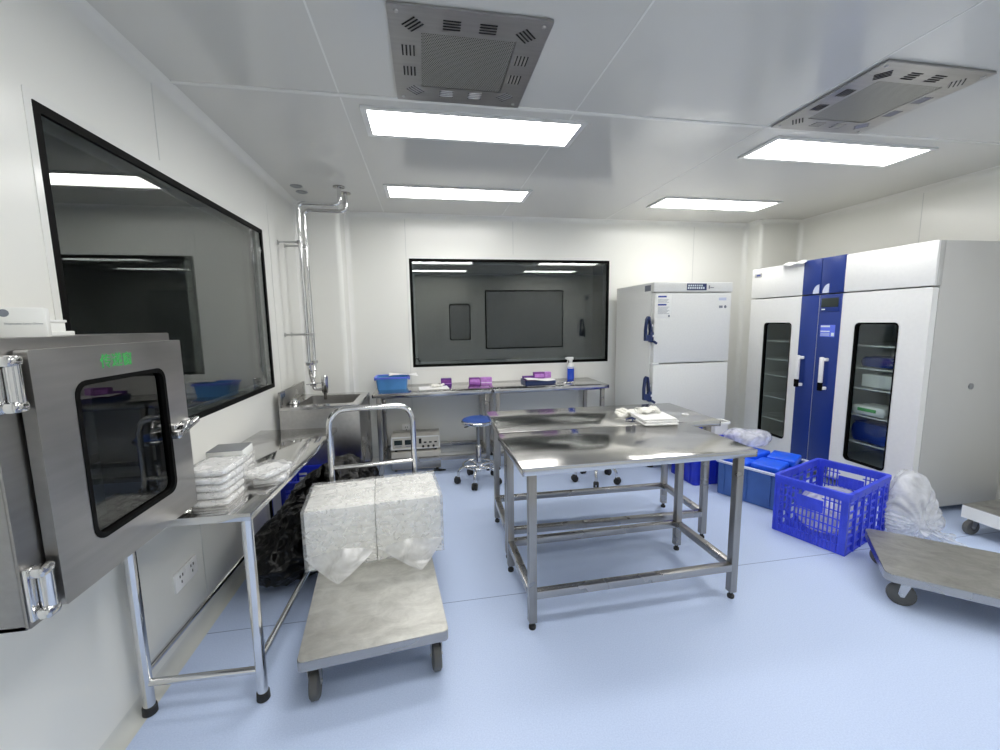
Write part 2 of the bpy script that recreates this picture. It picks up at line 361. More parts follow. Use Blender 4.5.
# ceiling panel joints
for x in (-.36, .80, 1.93):
    struct(MB().box(x - .004, x + .004, YF, YB - r, H - .0015, H + .01).build('trim_%d' % k, M['trim'])); k += 1
struct(MB().box(XL + r, XR - r, 2.195, 2.225, H - .005, H + .01, .002).build('trim_%d' % k, M['trim'])); k += 1
struct(MB().box(XL + r, XR - r, 1.02, 1.05, H - .005, H + .01, .002).build('trim_%d' % k, M['trim'])); k += 1
# wall panel joints
for y in (2.138, .95, 3.42):
    for za, zb in (((.05, LW[2] - .05), (LW[3] + .05, H - r)) if LW[0] < y < LW[1] else ((.05, H - r),)):
        struct(MB().box(XL - .01, XL + .0012, y - .003, y + .003, za, zb).build('trim_%d' % k, M['base'])); k += 1
for y in (2.995, 1.83, .65): struct(MB().box(XR - .0012, XR + .01, y - .003, y + .003, .05, H - r).build('trim_%d' % k, M['base'])); k += 1
for x, za in ((-.168, .05), (.927, BW[3] + .05), (3.005, .05)): struct(MB().box(x - .003, x + .003, YB - .0012, YB + .01, za, H - r).build('trim_%d' % k, M['base'])); k += 1
# windows: white outer bead, black border, two panes
def window(name, T, w_, h_):
    e = bpy.data.objects.new(name, None); COL.objects.link(e); struct(e)
    o = rrect(w_, h_, .004, 1); i = rrect(w_ - .056, h_ - .056, .004, 1)
    MB().frame(o, i, -.012, .0015, T).build('window_frame', M['black'], e)
    MB().frame(rrect(w_ + .05, h_ + .05, .004, 1), o, -.01, .0022, T).build('window_bead', M['trim'], e)
    MB().frame(o, rrect(w_ - .10, h_ - .10, .004, 1), -.056, -.050, T).build('spacer', M['greycard'], e)
    MB().box(-w_ / 2 + .03, w_ / 2 - .03, -h_ / 2 + .03, h_ / 2 - .03, -.010, -.005, 0, T).build('glass_pane', M['pane'], e)
    MB().box(-w_ / 2 + .01, w_ / 2 - .01, -h_ / 2 + .01, h_ / 2 - .01, -.048, -.043, 0, T).build('glass_pane', M['pane'], e)
    return e
window('window_1', F('+X', (XL, (LW[0] + LW[1]) / 2, (LW[2] + LW[3]) / 2)), LW[1] - LW[0], LW[3] - LW[2])
window('window_2', F('-Y', ((BW[0] + BW[1]) / 2, YB, (BW[2] + BW[3]) / 2)), BW[1] - BW[0], BW[3] - BW[2])
# unlit rooms behind the panes
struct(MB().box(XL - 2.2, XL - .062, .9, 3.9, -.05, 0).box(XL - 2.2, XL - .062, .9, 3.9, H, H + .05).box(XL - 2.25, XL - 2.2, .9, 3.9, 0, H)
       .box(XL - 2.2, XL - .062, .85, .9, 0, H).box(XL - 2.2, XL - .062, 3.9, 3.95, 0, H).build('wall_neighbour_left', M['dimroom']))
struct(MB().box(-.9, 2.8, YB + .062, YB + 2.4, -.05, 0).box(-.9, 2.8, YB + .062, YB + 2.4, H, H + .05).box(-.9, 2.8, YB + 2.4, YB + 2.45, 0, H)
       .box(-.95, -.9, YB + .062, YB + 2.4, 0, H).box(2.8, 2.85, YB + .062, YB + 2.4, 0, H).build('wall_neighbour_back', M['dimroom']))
# wall behind the viewpoint: a panel door with a vision pane, and a borrowed-light window
e = bpy.data.objects.new('door_1', None); COL.objects.link(e); struct(e)
Td = F('+Y', (.77, YF, 1.06))
MB().frame(rrect(.86, 2.12, .01, 4), rrect(.46, .80, .05, 4, 0, .38), -.001, .03, Td).build('door_leaf', M['wall'], e)
MB().frame(rrect(.48, .82, .05, 4, 0, .38), rrect(.44, .78, .04, 4, 0, .38), .005, .035, Td).build('vision_frame', M['black'], e)
MB().box(-.23, .23, -.02, .78, .008, .014, 0, Td).build('vision_pane', M['dimglass'], e)
MB().tube(bend([(-.38, -.05, .03), (-.38, -.05, .08), (-.26, -.05, .08)], .015), .009, 10, Td).build('door_handle', M['chrome'], e)
e = bpy.data.objects.new('window_3', None); COL.objects.link(e); struct(e)
Tw = F('+Y', (2.28, YF, 1.48))
MB().frame(rrect(1.86, 1.34, .004, 1), rrect(1.80, 1.28, .004, 1), 0, .006, Tw).build('window_frame', M['black'], e)
MB().box(-.91, .91, -.65, .65, .0005, .004, 0, Tw).build('glass_pane', M['dimglass'], e)

# ================================================================== CEILING FITTINGS
def ceiling_light(label, x, y, group=None):
    t = thing('ceiling_light', label, 'ceiling light', (x, y, H), 0, group)
    MB().frame(rrect(1.19, .33, .006, 2), rrect(1.13, .28, .004, 2), 0, .010, F('down')).build('frame', M['alum'], t)
    MB().box(-.565, .565, -.14, .14, .001, .006, 0, F('down')).build('diffuser', M['light'], t)
ceiling_light('larger lit ceiling panel light at the left, just past the perforated vent', .312, 2.458)
ceiling_light('smaller lit ceiling panel light at the left, nearer the back wall', .310, 3.655)
ceiling_light('lit ceiling panel light on the right, just past the oblique vent', 2.69, 2.466)
ceiling_light('lit ceiling panel light on the right, farthest back above the freezer', 2.71, 3.68)
for x in (.31, 2.69):
    for y in (1.10, -.09): ceiling_light('lit ceiling panel light overhead behind the viewpoint, seen only mirrored in the windows', x, y, 'lights behind the viewpoint')
def ceiling_vent(label, x, y):
    t = thing('ceiling_vent', label, 'vent', (x, y, H)); T = F('down')
    MB().frame(rrect(.585, .61, .004, 2), rrect(.36, .36, .004, 2), .004, .012, T).box(-.28, .28, -.29, .29, 0, .004, 0, T).build('face_plate', M['vent'], t)
    MB().box(-.178, .178, -.178, .178, .008, .0105, 0, T).build('perforated_panel', M['perf'], t)
    g = [(-.205, .215, 45), (-.068, .228, 0), (.064, .228, 0), (.207, .213, -45), (-.225, .068, 90), (-.225, -.068, 90), (.222, .066, -90), (.222, -.068, -90),
         (-.205, -.212, 135), (-.066, -.226, 180), (.066, -.226, 180), (.205, -.213, -135)]
    for gx, gy, a in g:
        m = MB(); G = T @ TR(gx, gy, .012, math.radians(a))
        for q in range(4):
            yy = (q - 1.5) * .0145
            m.box(-.032, .032, yy - .0005, yy + .0058, -.0002, .0008, 0, G, 1)  # dark slot, widened onto the plate as painted shade beside the lip
            m.grid(lambda u, v, yy=yy: ((u - .5) * .066, yy - .0045 + v * .0045, .0024 * math.sin(PI * v * .5) * (1 - abs(2 * u - 1) ** 6) + .0002), 9, 4, G, 0)
        m.build('louvre', [M['vent'], M['dark']], t)
    for sx in (-1, 1):
        for sy in (-1, 1): MB().lathe([(.009, 0), (.009, .002), (.005, .004), (.001, .0042)], 14, T @ TR(sx * .262, sy * .275, .012)).build('screw', M['zinc'], t)
ceiling_vent('square perforated steel vent nearest overhead, left of the two', .2, 1.88)
ceiling_vent('square perforated steel vent on the right, seen at a flat angle', 2.24, 1.888)
for nm, y in (('dark round ceiling disc in the left corner, the nearer one', 3.625), ('dark round ceiling disc in the left corner, the one farther back', 3.776)):
    o = MB().lathe([(.045, 0), (.045, .003), (.036, .006), (.03, .003), (.001, .003)], 24, F('down')).build('ceiling_disc', M['greycard'])
    at(o, (-.952, y, H)); tag(o, nm, 'ceiling disc')

# ================================================================== WATER PIPES, TAP, SINK
def water_pipe(label, y, xt, zh, ym, zl):
    t = thing('water_pipe', label, 'pipe', (-.945, y, 0))
    P = bend([(xt + .945, 0, H), (xt + .945, 0, zh), (0, 0, zh), (0, 0, 1.06), (.0, (ym - y), zl)], .05, 7)
    MB().tube(P, .017, 14).build('tube', M['chrome'], t)
    MB().lathe([(.018, 0), (.045, 0), (.045, .006), (.022, .012), (.018, .012)], 24, TR(xt + .945, 0, H) @ F('down')).build('flange', M['steel'], t)
    for z in (2.07, 1.35):
        b = MB().cyl((XL + .945, 0, z), (-.018, 0, z), .007, 10); b.lathe([(.018, 0), (.018, .006), (.010, .010), (.001, .010)], 16, F('+X', (XL + .945, 0, z)))
        b.tube([(.023 * math.cos(a), .023 * math.sin(a), z - .008) for a in [2 * PI * q / 16 for q in range(17)]], .004, 6)
        b.tube([(.023 * math.cos(a), .023 * math.sin(a), z + .008) for a in [2 * PI * q / 16 for q in range(17)]], .004, 6)
        b.build('wall_bracket', M['zinc'], t)
    MB().lathe([(.026, 1.10), (.031, 1.104), (.031, 1.124), (.026, 1.128)], 6).build('union_nut', M['chrome'], t)
water_pipe('bright steel water pipe dropping from the ceiling, the nearer of the pair', 3.60, -.632, 2.365, 3.665, .985)
water_pipe('bright steel water pipe dropping from the ceiling, the one farther back', 3.76, -.614, 2.352, 3.70, .985)
t = thing('faucet', 'chrome sensor tap with mixing valve hanging at the pipe ends over the sink', 'tap', (-.945, 3.683, .83))
MB().tube(bend([(0, -.02, .155), (0, 0, .09), (.01, 0, .06), (.085, 0, .06)], .02), .016, 12).lathe([(.024, .09), (.026, .094), (.026, .12), (.022, .125)], 12).build('mixing_body', M['chrome'], t)
v = MB(); v.cyl((-.02, -.02, .105), (.05, -.05, .118), .006, 8).lathe([(.004, 0), (.024, .003), (.024, .010), (.004, .012)], 14, TR(.05, -.05, .11)); v.lathe([(.004, 0), (.02, .003), (.02, .010), (.004, .012)], 14, TR(-.03, -.02, .10)); v.build('valve_wheel', M['chrome'], t)
MB().lathe([(.012, .02), (.022, .026), (.026, .05), (.026, .168), (.020, .175), (.001, .175)], 20, TR(.09, 0, 0)).build('spout_body', M['chrome'], t)
MB().lathe([(.008, -.03), (.012, -.028), (.012, .022), (.008, .024)], 16, TR(.09, 0, 0)).build('nozzle', M['steel'], t)
MB().box(.106, .1165, -.009, .009, .07, .165, .003).build('highlight_strip', M['blue'], t)  # blue strip colours in the highlight along the chrome spout

t = thing('sink', 'deep stainless sink with splashback in the left corner below the pipes', 'sink', (-.79, 3.50, 0))
SX, SY = .278, .30       # half sizes
MB().frame(rrect(2 * SX, 2 * SY, .006, 4), rrect(.40, .42, .03, 4, .02, 0), .812, .832).build('rim', M['steelw'], t)
b = MB(); ri = rrect(.40, .42, .03, 4, .02, 0); n = len(ri)
b.add([(x, y, .83) for x, y in ri] + [(x * .94, y * .94, .60) for x, y in ri], [(k_, (k_ + 1) % n, n + (k_ + 1) % n, n + k_) for k_ in range(n)] + [tuple(range(n, 2 * n))]); b.build('basin', M['satin'], t)
MB().box(-SX, SX, -SY, -SY + .02, .36, .812, .003).build('front_panel', M['satin'], t)
MB().box(SX - .015, SX, -SY + .02, SY, .22, .812, .002).build('side_panel', M['steelv'], t)
MB().box(-SX, -SX + .018, -SY, SY + .02, .832, .945, .003).build('splashback', M['steel'], t)
for sx in (-1, 1):
    for sy in (-1, 1):
        lg = MB().cyl((sx * (SX - .04), sy * (SY - .05), .02), (sx * (SX - .04), sy * (SY - .05), .80), .019, 14).build('leg', M['steelv'], t)
        MB().lathe([(.022, 0), (.024, .004), (.022, .024), (.015, .026)], 14, TR(sx * (SX - .04), sy * (SY - .05), 0)).build('foot', M['rubber'], lg)
o = MB().lathe([(.036, 0), (.040, .004), (.036, .018), (.022, .022), (.020, .034), (.026, .038), (.001, .042)], 20).build('strainer_plug', M['chrome']); at(o, (-1.01, 3.36, .832)); tag(o, 'small chrome strainer plug on the left ledge of the sink', 'strainer')

# ================================================================== PASS-THROUGH BOX ON THE LEFT WALL
PX, PY0, PY1, PZ0, PZ1 = -.862, .985, 1.60, .785, 1.408
t = thing('pass_through_box', 'stainless pass-through box with glazed door mounted on the left wall', 'pass box', (XL, PY0, PZ0))
dx = PX - XL; dy = PY1 - PY0; dz = PZ1 - PZ0
B = F('+X', (dx, dy / 2, dz / 2))
b = MB().frame(rrect(dy, dz, .006, 2), rrect(dy - .16, dz - .16, .02, 2), -.006, 0, B)
for bx in ((-dy / 2, dy / 2, -dz / 2, -dz / 2 + .01), (-dy / 2, dy / 2, dz / 2 - .01, dz / 2), (-dy / 2, -dy / 2 + .01, -dz / 2, dz / 2), (dy / 2 - .01, dy / 2, -dz / 2, dz / 2)):
    b.box(bx[0], bx[1], bx[2], bx[3], -dx + .002, -.004, .001, B)
b.build('body', M['dimsteel'], t)
MB().box(-dy / 2 + .075, dy / 2 - .075, -dz / 2 + .075, dz / 2 - .075, -dx + .004, -dx + .012, 0, B).build('inner_door', M['satin'], t)
d0, d1, e0, e1 = .055, .615, .015, .598        # door: y and z range in box coordinates
D = F('+X', (dx + .006, (d0 + d1) / 2, (e0 + e1) / 2))
door = MB().frame(rrect(d1 - d0, e1 - e0, .006, 5), rrect(.345, .40, .035, 5, .0, .005), 0, .026, D).build('door', M['satin'], t)
MB().frame(rrect(.353, .408, .037, 5, 0, .005), rrect(.328, .383, .028, 5, 0, .005), .006, .0275, D).build('gasket', M['black'], door)
MB().box(-.17, .17, -.19, .20, .010, .016, 0, D).build('door_window', M['dgl'], door)
text('lettering', '传递窗', .040, M['green'], D @ TR(-.025, .247, .0265), door, bold=.0002)
MB().frame(rrect(d1 - d0 - .02, e1 - e0 - .02, .004, 2), rrect(d1 - d0 - .08, e1 - e0 - .08, .004, 2), -.006, 0, D).build('door_seal', M['rubber'], t)
for hz in (.53, .075):
    h = MB(); T = F('+X', (dx, .024, hz))
    h.box(-.022, .004, -.060, .060, 0, .010, .003, T); h.box(-.019, .019, .036, .060, .008, .036, .008, T); h.box(-.019, .019, -.060, -.036, .008, .036, .008, T)
    h.cyl((.006, -.04, .021), (.006, .04, .021), .0135, 18, T)
    h.build('hinge', M['chrome'], t)
lt = MB(); T = F('+X', (dx + .032, d1 - .075, .302)) @ Matrix.Rotation(.12, 4, 'Z')
lt.box(-.02, .03, -.022, .022, 0, .008, .003, T); lt.cyl((-.035, -.006, .020), (.085, .006, .020), .012, 16, T); lt.box(-.05, -.02, -.016, .010, .008, .034, .006, T)
lt.cyl((.0, .012, .008), (.0, .012, .040), .009, 14, T); lt.tube(bend([(-.02, .012, .036), (.0, .03, .040), (.02, .016, .038)], .008), .006, 10, T); lt.box(.06, .10, .0, .014, -.014, .024, .004, T)
lt.build('latch', M['chrome'], t)
# what stands on it
t = thing('glove_box', 'white glove carton standing on top of the pass-through box, leftmost', 'carton', (-.952, 1.200, PZ1), math.radians(30))
MB().box(-.039, .039, -.026, .026, 0, .070, .002).build('carton_body', M['card'], t)
MB().lathe([(.006, 0), (.009, .0005), (.004, .001), (.001, .001)], 12, F('-Y', (-.028, -.026, .057))).build('printed_mark', M['ink'], t)
text('printed_text', 'Disposable Latex Gloves', .0062, M['ink'], F('-Y', (.002, -.0262, .032)), t)
t = thing('white_tray', 'low stepped white carton behind the glove carton on the pass-through box', 'carton', (-1.035, 1.312, PZ1))
MB().box(-.055, .055, -.07, .07, 0, .012, .002).box(-.045, .045, -.062, .055, .012, .040, .002).build('carton_body', M['card'], t)
MB().box(-.048, .048, -.065, .058, .036, .043, .002).build('lid', M['white'], t)

# ================================================================== LEFT BENCH (round legs)
BZ = .77
t = thing('side_bench', 'stainless bench on round legs along the left wall, under the window', 'bench', (-.842, 2.165, 0), math.radians(-2.2))
hx, hy = .232, .62
MB().box(-hx, hx, -hy, hy, BZ - .030, BZ, .003).build('worktop', M['polished'], t)
for sx in (-1, 1):
    for sy in (-1, 1):
        x, y = sx * (hx - .034), sy * (hy - .042)
        lg = MB().cyl((x, y, .02), (x, y, BZ - .03), .019, 20).build('leg', M['chrome'], t)
        MB().lathe([(.021, 0), (.024, .003), (.023, .032), (.019, .034)], 20, TR(x, y, 0)).build('foot', M['rubber'], lg)
for sx in (-1, 1): MB().cyl((sx * (hx - .034), -hy + .042, .165), (sx * (hx - .034), hy - .042, .165), .0125, 14).build('long_rail', M['chrome'], t)
for sy in (-1, 1): MB().cyl((-hx + .034, sy * (hy - .042), .125), (hx - .034, sy * (hy - .042), .125), .0135, 14).build('cross_rail', M['chrome'], t)
def pack_mesh(sx, sy, sz, seed, lump=.006):
    m = MB()
    def side(u, v):
        a = 2 * PI * u; c, s = math.cos(a), math.sin(a)
        q = 1 / max(abs(c), abs(s)) if True else 1
        rr = .86 + .14 * min(q, 1.41) / 1.41
        x = math.copysign(abs(c) ** .28, c) * sx; y = math.copysign(abs(s) ** .28, s) * sy
        k_ = math.sin(PI * v) ** .35; z = (v - .5) * 2 * sz * .5 * 2
        p = Vector((x * (.9 + .1 * k_), y * (.9 + .1 * k_), sz + (v - .5) * 2 * sz))
        nn = noise.noise(p * 28 + Vector((seed * 3.1, seed, 0))); n2 = noise.noise(p * 60 + Vector((seed, 9, 0)))
        d = Vector((c, s, 0)); return p + d * (nn * lump + n2 * lump * .6)
    m.grid(side, 48, 7, closed_u=True)
    def cap(z):
        def fn(u, v):
            x = (u - .5) * 2 * sx * .9; y = (v - .5) * 2 * sy * .9; p = Vector((x, y, z))
            return p + Vector((0, 0, (1 if z else -.0) * noise.noise(p * 25 + Vector((seed, 0, 5))) * lump * .8 - (.0 if z else 0)))
        return fn
    m.grid(cap(2 * sz), 12, 12); m.grid(cap(0), 4, 4); return m
lab = ['bottom pack of the tall plastic-wrapped stack on the left bench', 'second pack from the bottom of the wrapped stack on the left bench', 'middle pack of the wrapped stack on the left bench',
       'second pack from the top of the wrapped stack on the left bench', 'top pack of the front wrapped stack on the left bench']
for i in range(5):
    t = thing('wrapped_pack', lab[i], 'pack', (-.803 + random.uniform(-.004, .004), 1.70 + random.uniform(-.004, .004), BZ + .0285 * i + .0005), math.radians(random.uniform(-3, 3)), 'wrapped packs on the left bench')
    pack_mesh(.066, .085, .0120, i, .003).build('white_packet', M['paper'], t)
    pack_mesh(.076, .096, .0136, i + 20, .007).build('plastic_film', M['wrap'], t)
for i in range(4):
    t = thing('wrapped_pack', ['bottom pack of the rear wrapped stack beside the wall', 'second pack up in the rear wrapped stack beside the wall', 'third pack up in the rear wrapped stack beside the wall', 'fourth pack up in the rear stack, under the grey-topped box'][i], 'pack',
              (-.838 + random.uniform(-.004, .004), 1.905, BZ + .0265 * i + .0005), math.radians(random.uniform(-4, 4)), 'wrapped packs on the left bench')
    pack_mesh(.060, .080, .011, i + 40, .003).build('white_packet', M['paper'], t)
    pack_mesh(.070, .092, .0125, i + 60, .007).build('plastic_film', M['wrap'], t)
t = thing('grey_topped_box', 'white box with dark grey lid crowning the rear stack on the left bench', 'box', (-.838, 1.895, BZ + .108), math.radians(3))
MB().box(-.068, .068, -.060, .060, 0, .036, .002).build('box_body', M['card'], t); MB().box(-.067, .067, -.059, .059, .036, .039, .001).build('lid', M['greycard'], t)
MB().box(-.055, .0, -.0612, -.060, .010, .024, 0).build('paper_label', M['white'], t)
for i, (x, y, z, a, lb) in enumerate(((-.685, 1.895, 0, 12, 'loose wrapped pack lying under another at the front edge of the left bench'), (-.69, 1.87, .031, -20, 'loose wrapped pack on top at the front edge of the left bench'))):
    t = thing('wrapped_pack', lb, 'pack', (x, y, BZ + z + .0005), math.radians(a), 'wrapped packs on the left bench')
    pack_mesh(.060, .080, .010, i + 80).build('white_packet', M['paper'], t)
    pack_mesh(.074, .095, .0148, i + 90, .010).build('plastic_film', M['wrap'], t)
# sockets
def socket(name, label, T, w_, gangs):
    t = thing(name, label, 'socket'); 
    MB().box(-w_ / 2, w_ / 2, -.043, .043, 0, .009, .003, T).build('cover_plate', M['socket'], t)
    for g in range(gangs):
        cx = (g - (gangs - 1) / 2) * .086; m = MB()
        for px, py in ((-.010, .016), (.010, .016), (0, -.012)): m.box(cx + px - .003, cx + px + .003, py - .006, py + .006, .0085, .0098, 0, T)
        m.build('pin_slots', M['dark'], t)
    return t
socket('wall_socket', 'white double power socket on the left wall below the bench', F('+X', (XL, 1.98, .322)), .172, 2)
socket('wall_socket', 'white single power socket on the back wall above the beige instrument', F('-Y', (-.237, YB, .332)), .086, 1)

# ================================================================== PLATFORM TROLLEYS
def caster(parent, x, y, ztop, r, w_, a, mat=None):
    c = MB(); T = TR(x, y, 0, a)
    c.box(-.032, .032, -.028, .028, ztop - .006, ztop, .002, T); c.cyl((0, 0, ztop - .02), (0, 0, ztop - .004), .014, 14, T)
    for s in (-1, 1):
        c.prism([(-.022, ztop - .008), (.024, ztop - .008), (.040, r + .006), (.030, r - .010), (.016, r - .008)], s * (w_ / 2 + .003) - .0015, s * (w_ / 2 + .003) + .0015, T @ Matrix(((1, 0, 0, 0), (0, 0, 1, 0), (0, 1, 0, 0), (0, 0, 0, 1))))
    c.cyl((.026, -w_ / 2 - .008, r), (.026, w_ / 2 + .008, r), .006, 10, T)
    f = c.build('caster', M['zinc'], parent)
    wh = MB().lathe([(r * .35, -w_ / 2), (r * .86, -w_ / 2), (r, -w_ / 2 + .006), (r, w_ / 2 - .006), (r * .86, w_ / 2), (r * .35, w_ / 2)], 26, T @ TR(.026, 0, r) @ Matrix.Rotation(PI / 2, 4, 'X')).build('wheel', mat or M['caster'], f)
def trolley(label, loc, rz, wx, ly, zt, thick, plate, handle=True, skin=None, corner=.02, wr=.054, ca=(90, -80), ins=(.06, .09), ww=.028):
    t = thing('platform_trolley', label, 'trolley', loc, rz)
    MB().frame(rrect(wx, ly, corner, 5), rrect(wx - .06, ly - .06, corner, 5), zt - thick, zt - .003).build('skirt', skin or M['steel'], t)
    MB().prism(rrect(wx - .003, ly - .003, corner, 5), zt - .004, zt).build('deck', plate, t)
    for sx in (-1, 1):
        for sy in (-1, 1): caster(t, sx * (wx / 2 - ins[0]), sy * (ly / 2 - ins[1]), zt - .006, wr, ww, math.radians(ca[0] if sy < 0 else ca[1]))
    if handle:
        hw = .24; y = ly / 2 - .02
        MB().tube(bend([(-hw, y, zt - .02), (-hw, y, .935), (hw, y, .935), (hw, y, zt - .02)], .11, 10), .0165, 16).build('push_handle', M['chrome'], t)
        MB().cyl((-hw, y, .585), (hw, y, .585), .012, 14).build('cross_bar', M['chrome'], t)
        for s in (-1, 1): MB().lathe([(.018, zt), (.030, zt), (.030, zt + .006), (.018, zt + .02)], 16, TR(s * hw, y, 0)).build('handle_socket', M['zinc'], t)
    return t
TZ = .215
TA = math.radians(6.0); TL = (-.284, 2.030)
trolley('steel platform trolley with hoop handle carrying two white wrapped blocks', (TL[0], TL[1], 0), TA, .555, 1.06, TZ, .042, M['plate'], wr=.060, ins=(.045, .050), ww=.036)
def wrapped_block(label, lx, w_, side):
    c, s = math.cos(TA), math.sin(TA); ly, dep, hgt = .255, .39, .312
    t = thing('wrapped_foam_block', label, 'wrapped block', (TL[0] + lx * c - ly * s, TL[1] + lx * s + ly * c, TZ + .0005), TA)
    m = MB()
    for q in range(8):
        z0 = q * .038; m.box(-w_ / 2 + (.012 if lx < 0 else .001), w_ / 2 - (.001 if lx < 0 else .012), -dep / 2 + .013, dep / 2 - .013, z0 + .0004, z0 + .0379, .0012)
    m.build('foam_box_stack', M['foam'], t)
    bm = bmesh.new(); bmesh.ops.create_cube(bm, size=1); bmesh.ops.subdivide_edges(bm, edges=bm.edges[:], cuts=26, use_grid_fill=True)
    for v in bm.verts:
        p = v.co.copy(); q = Vector((p.x * w_, p.y * dep, (p.z + .5) * hgt)); bx = q.copy()
        n1 = noise.noise(q * 9 + Vector((lx * 10, 0, 0))); n2 = 1 - abs(noise.noise(q * 15 + Vector((0, lx * 20, 3))))
        q.y *= 1 - .02 * (.5 - p.z)
        d = Vector((p.x if abs(p.x) > .49 else 0, p.y if abs(p.y) > .49 else 0, p.z if p.z > .49 else 0))
        if d.length > 0: q += d.normalized() * (n1 * .0035 + n2 ** 3 * .0055 - .003)
        if abs(p.x) > .49: q.x = math.copysign(max(abs(q.x), w_ / 2), q.x)
        if q.z < .002: q.z = .001
        q.x = max(min(q.x, w_ / 2 + .004), -w_ / 2 - .004); v.co = q
    MB().from_bm(bm).build('plastic_wrap', M['wrap'], t, 60)
    # slack bag bottom folded out in front: a pointed flap lying on the deck
    fl = MB(); tip = side * .12 * w_
    def flap(u, v):
        xx = (u - .5) * w_ * .98 * (1 - v) + tip * v; yy = -dep / 2 - .002 - v * .150 + .02 * 0
        zz = .095 * (1 - v) ** 1.5 * (1 - .25 * abs(2 * u - 1)) + .004 + .008 * (1 - v) * abs(noise.noise(Vector((u * 6, v * 5, lx * 7))))
        return (xx, yy, zz)
    fl.grid(flap, 25, 12); fl.build('loose_flap', M['milky'], t, 60)
wrapped_block('plastic-wrapped white block on the trolley, the left of the pair', -.1685, .343, -.1)
wrapped_block('plastic-wrapped white block on the trolley, the right of the pair', .1765, .343, .9)
trolley('low dull steel platform trolley at the right edge, nearest the viewer', (2.70, 1.44, 0), math.radians(-42.3), .92, .53, .18, .042, M['plate2'], False, corner=.035, wr=.057, ca=(176, 184), ins=(.105, .065))
t = trolley('white-edged low platform trolley beside the tall cabinet at the right edge', (3.82, 1.72, 0), math.radians(1.5), .72, .70, .19, .085, M['plate2'], False, M['white'], .008, .05, (190, 170), (.05, .05))

# ================================================================== BLACK REFUSE BAG
def refuse_bag():
    m = MB(); c0 = Vector((-.83, 2.30)); c1 = Vector((-.50, 2.98)); ax = (c1 - c0); ln = ax.length / 2; ax.normalize(); cr = Vector((-ax.y, ax.x)); mid = (c0 + c1) / 2
    ct, st = math.cos(TA), math.sin(TA)
    def fn(u, v):
        a = 2 * PI * u; ph = PI * v; k = math.sin(ph) ** .62
        px = math.cos(a); py = math.sin(a); z = (1 - math.cos(ph)) / 2
        wl, wc = ln + .13, .235
        bul = 1.0 - .42 * max(0, z - .35) ** 1.2
        hgt = .47 + .09 * px
        q = mid + ax * (px * wl * k * bul) + cr * (py * wc * k * bul)
        p = Vector((q.x, q.y, z * hgt))
        n1 = noise.noise(p * 5.0); n2 = 1 - abs(noise.noise(p * 11 + Vector((3, 1, 7)))) * 2; n3 = 1 - abs(noise.noise(p * 22 + Vector((8, 2, 1)))) * 2
        d = Vector((px * ax.x + py * cr.x, px * ax.y + py * cr.y, (z - .4))).normalized()
        p += d * (n1 * .05 + n2 * .024 + n3 * .013 + (1 - 2 * abs(noise.noise(p * 40))) * .004) * (1 if z > .03 else .3)
        p.z = max(p.z, .002)
        lx = (p.x - TL[0]) * ct + (p.y - TL[1]) * st; ly = -(p.x - TL[0]) * st + (p.y - TL[1]) * ct
        lim = -.30 if p.z < .2 else -.37
        if ly < .56 and lx > lim: 
            if p.z < .2 or ly < .48: p.x -= (lx - lim) * ct; p.y -= (lx - lim) * st
        p.x = max(p.x, -1.05)
        if p.z < .405 and p.x < -.44 and p.y > 2.835: p.y = 2.835      # slumps against the crate and over its rim
        return p
    m.grid(fn, 200, 120, closed_u=True)
    return m.build('refuse_bag', M['bag'], None, 70)
tag(refuse_bag(), 'large shiny black plastic refuse bag slumped between left bench and trolley', 'bag')

# ================================================================== CRATES
def lattice(m, w_, h_, nx, ny, bar, th, T, solid=(), slot=None, bx=None):
    """a wall of crossing bars; 'solid' cells are filled, the 'slot' rectangle is left as a hand hole"""
    bx = bx or bar
    for i in range(nx + 1):
        x = -w_ / 2 + w_ * i / nx
        segs = [(0, h_)]
        if slot and slot[0] < x < slot[1]: segs = [(0, slot[2]), (slot[3], h_)]
        for a, b in segs: m.box(x - bx / 2, x + bx / 2, a, b, -th, 0, 0, T)
    for j in range(ny + 1):
        z = h_ * j / ny; segs = [(-w_ / 2, w_ / 2)]
        if slot and slot[2] < z < slot[3]: segs = [(-w_ / 2, slot[0]), (slot[1], w_ / 2)]
        for a, b in segs: m.box(a, b, z - bar / 2, z + bar / 2, -th * .9, -.0004, 0, T)
    for a, b, c, d in solid: m.box(a, b, c, d, -th * .8, -.0008, 0, T)
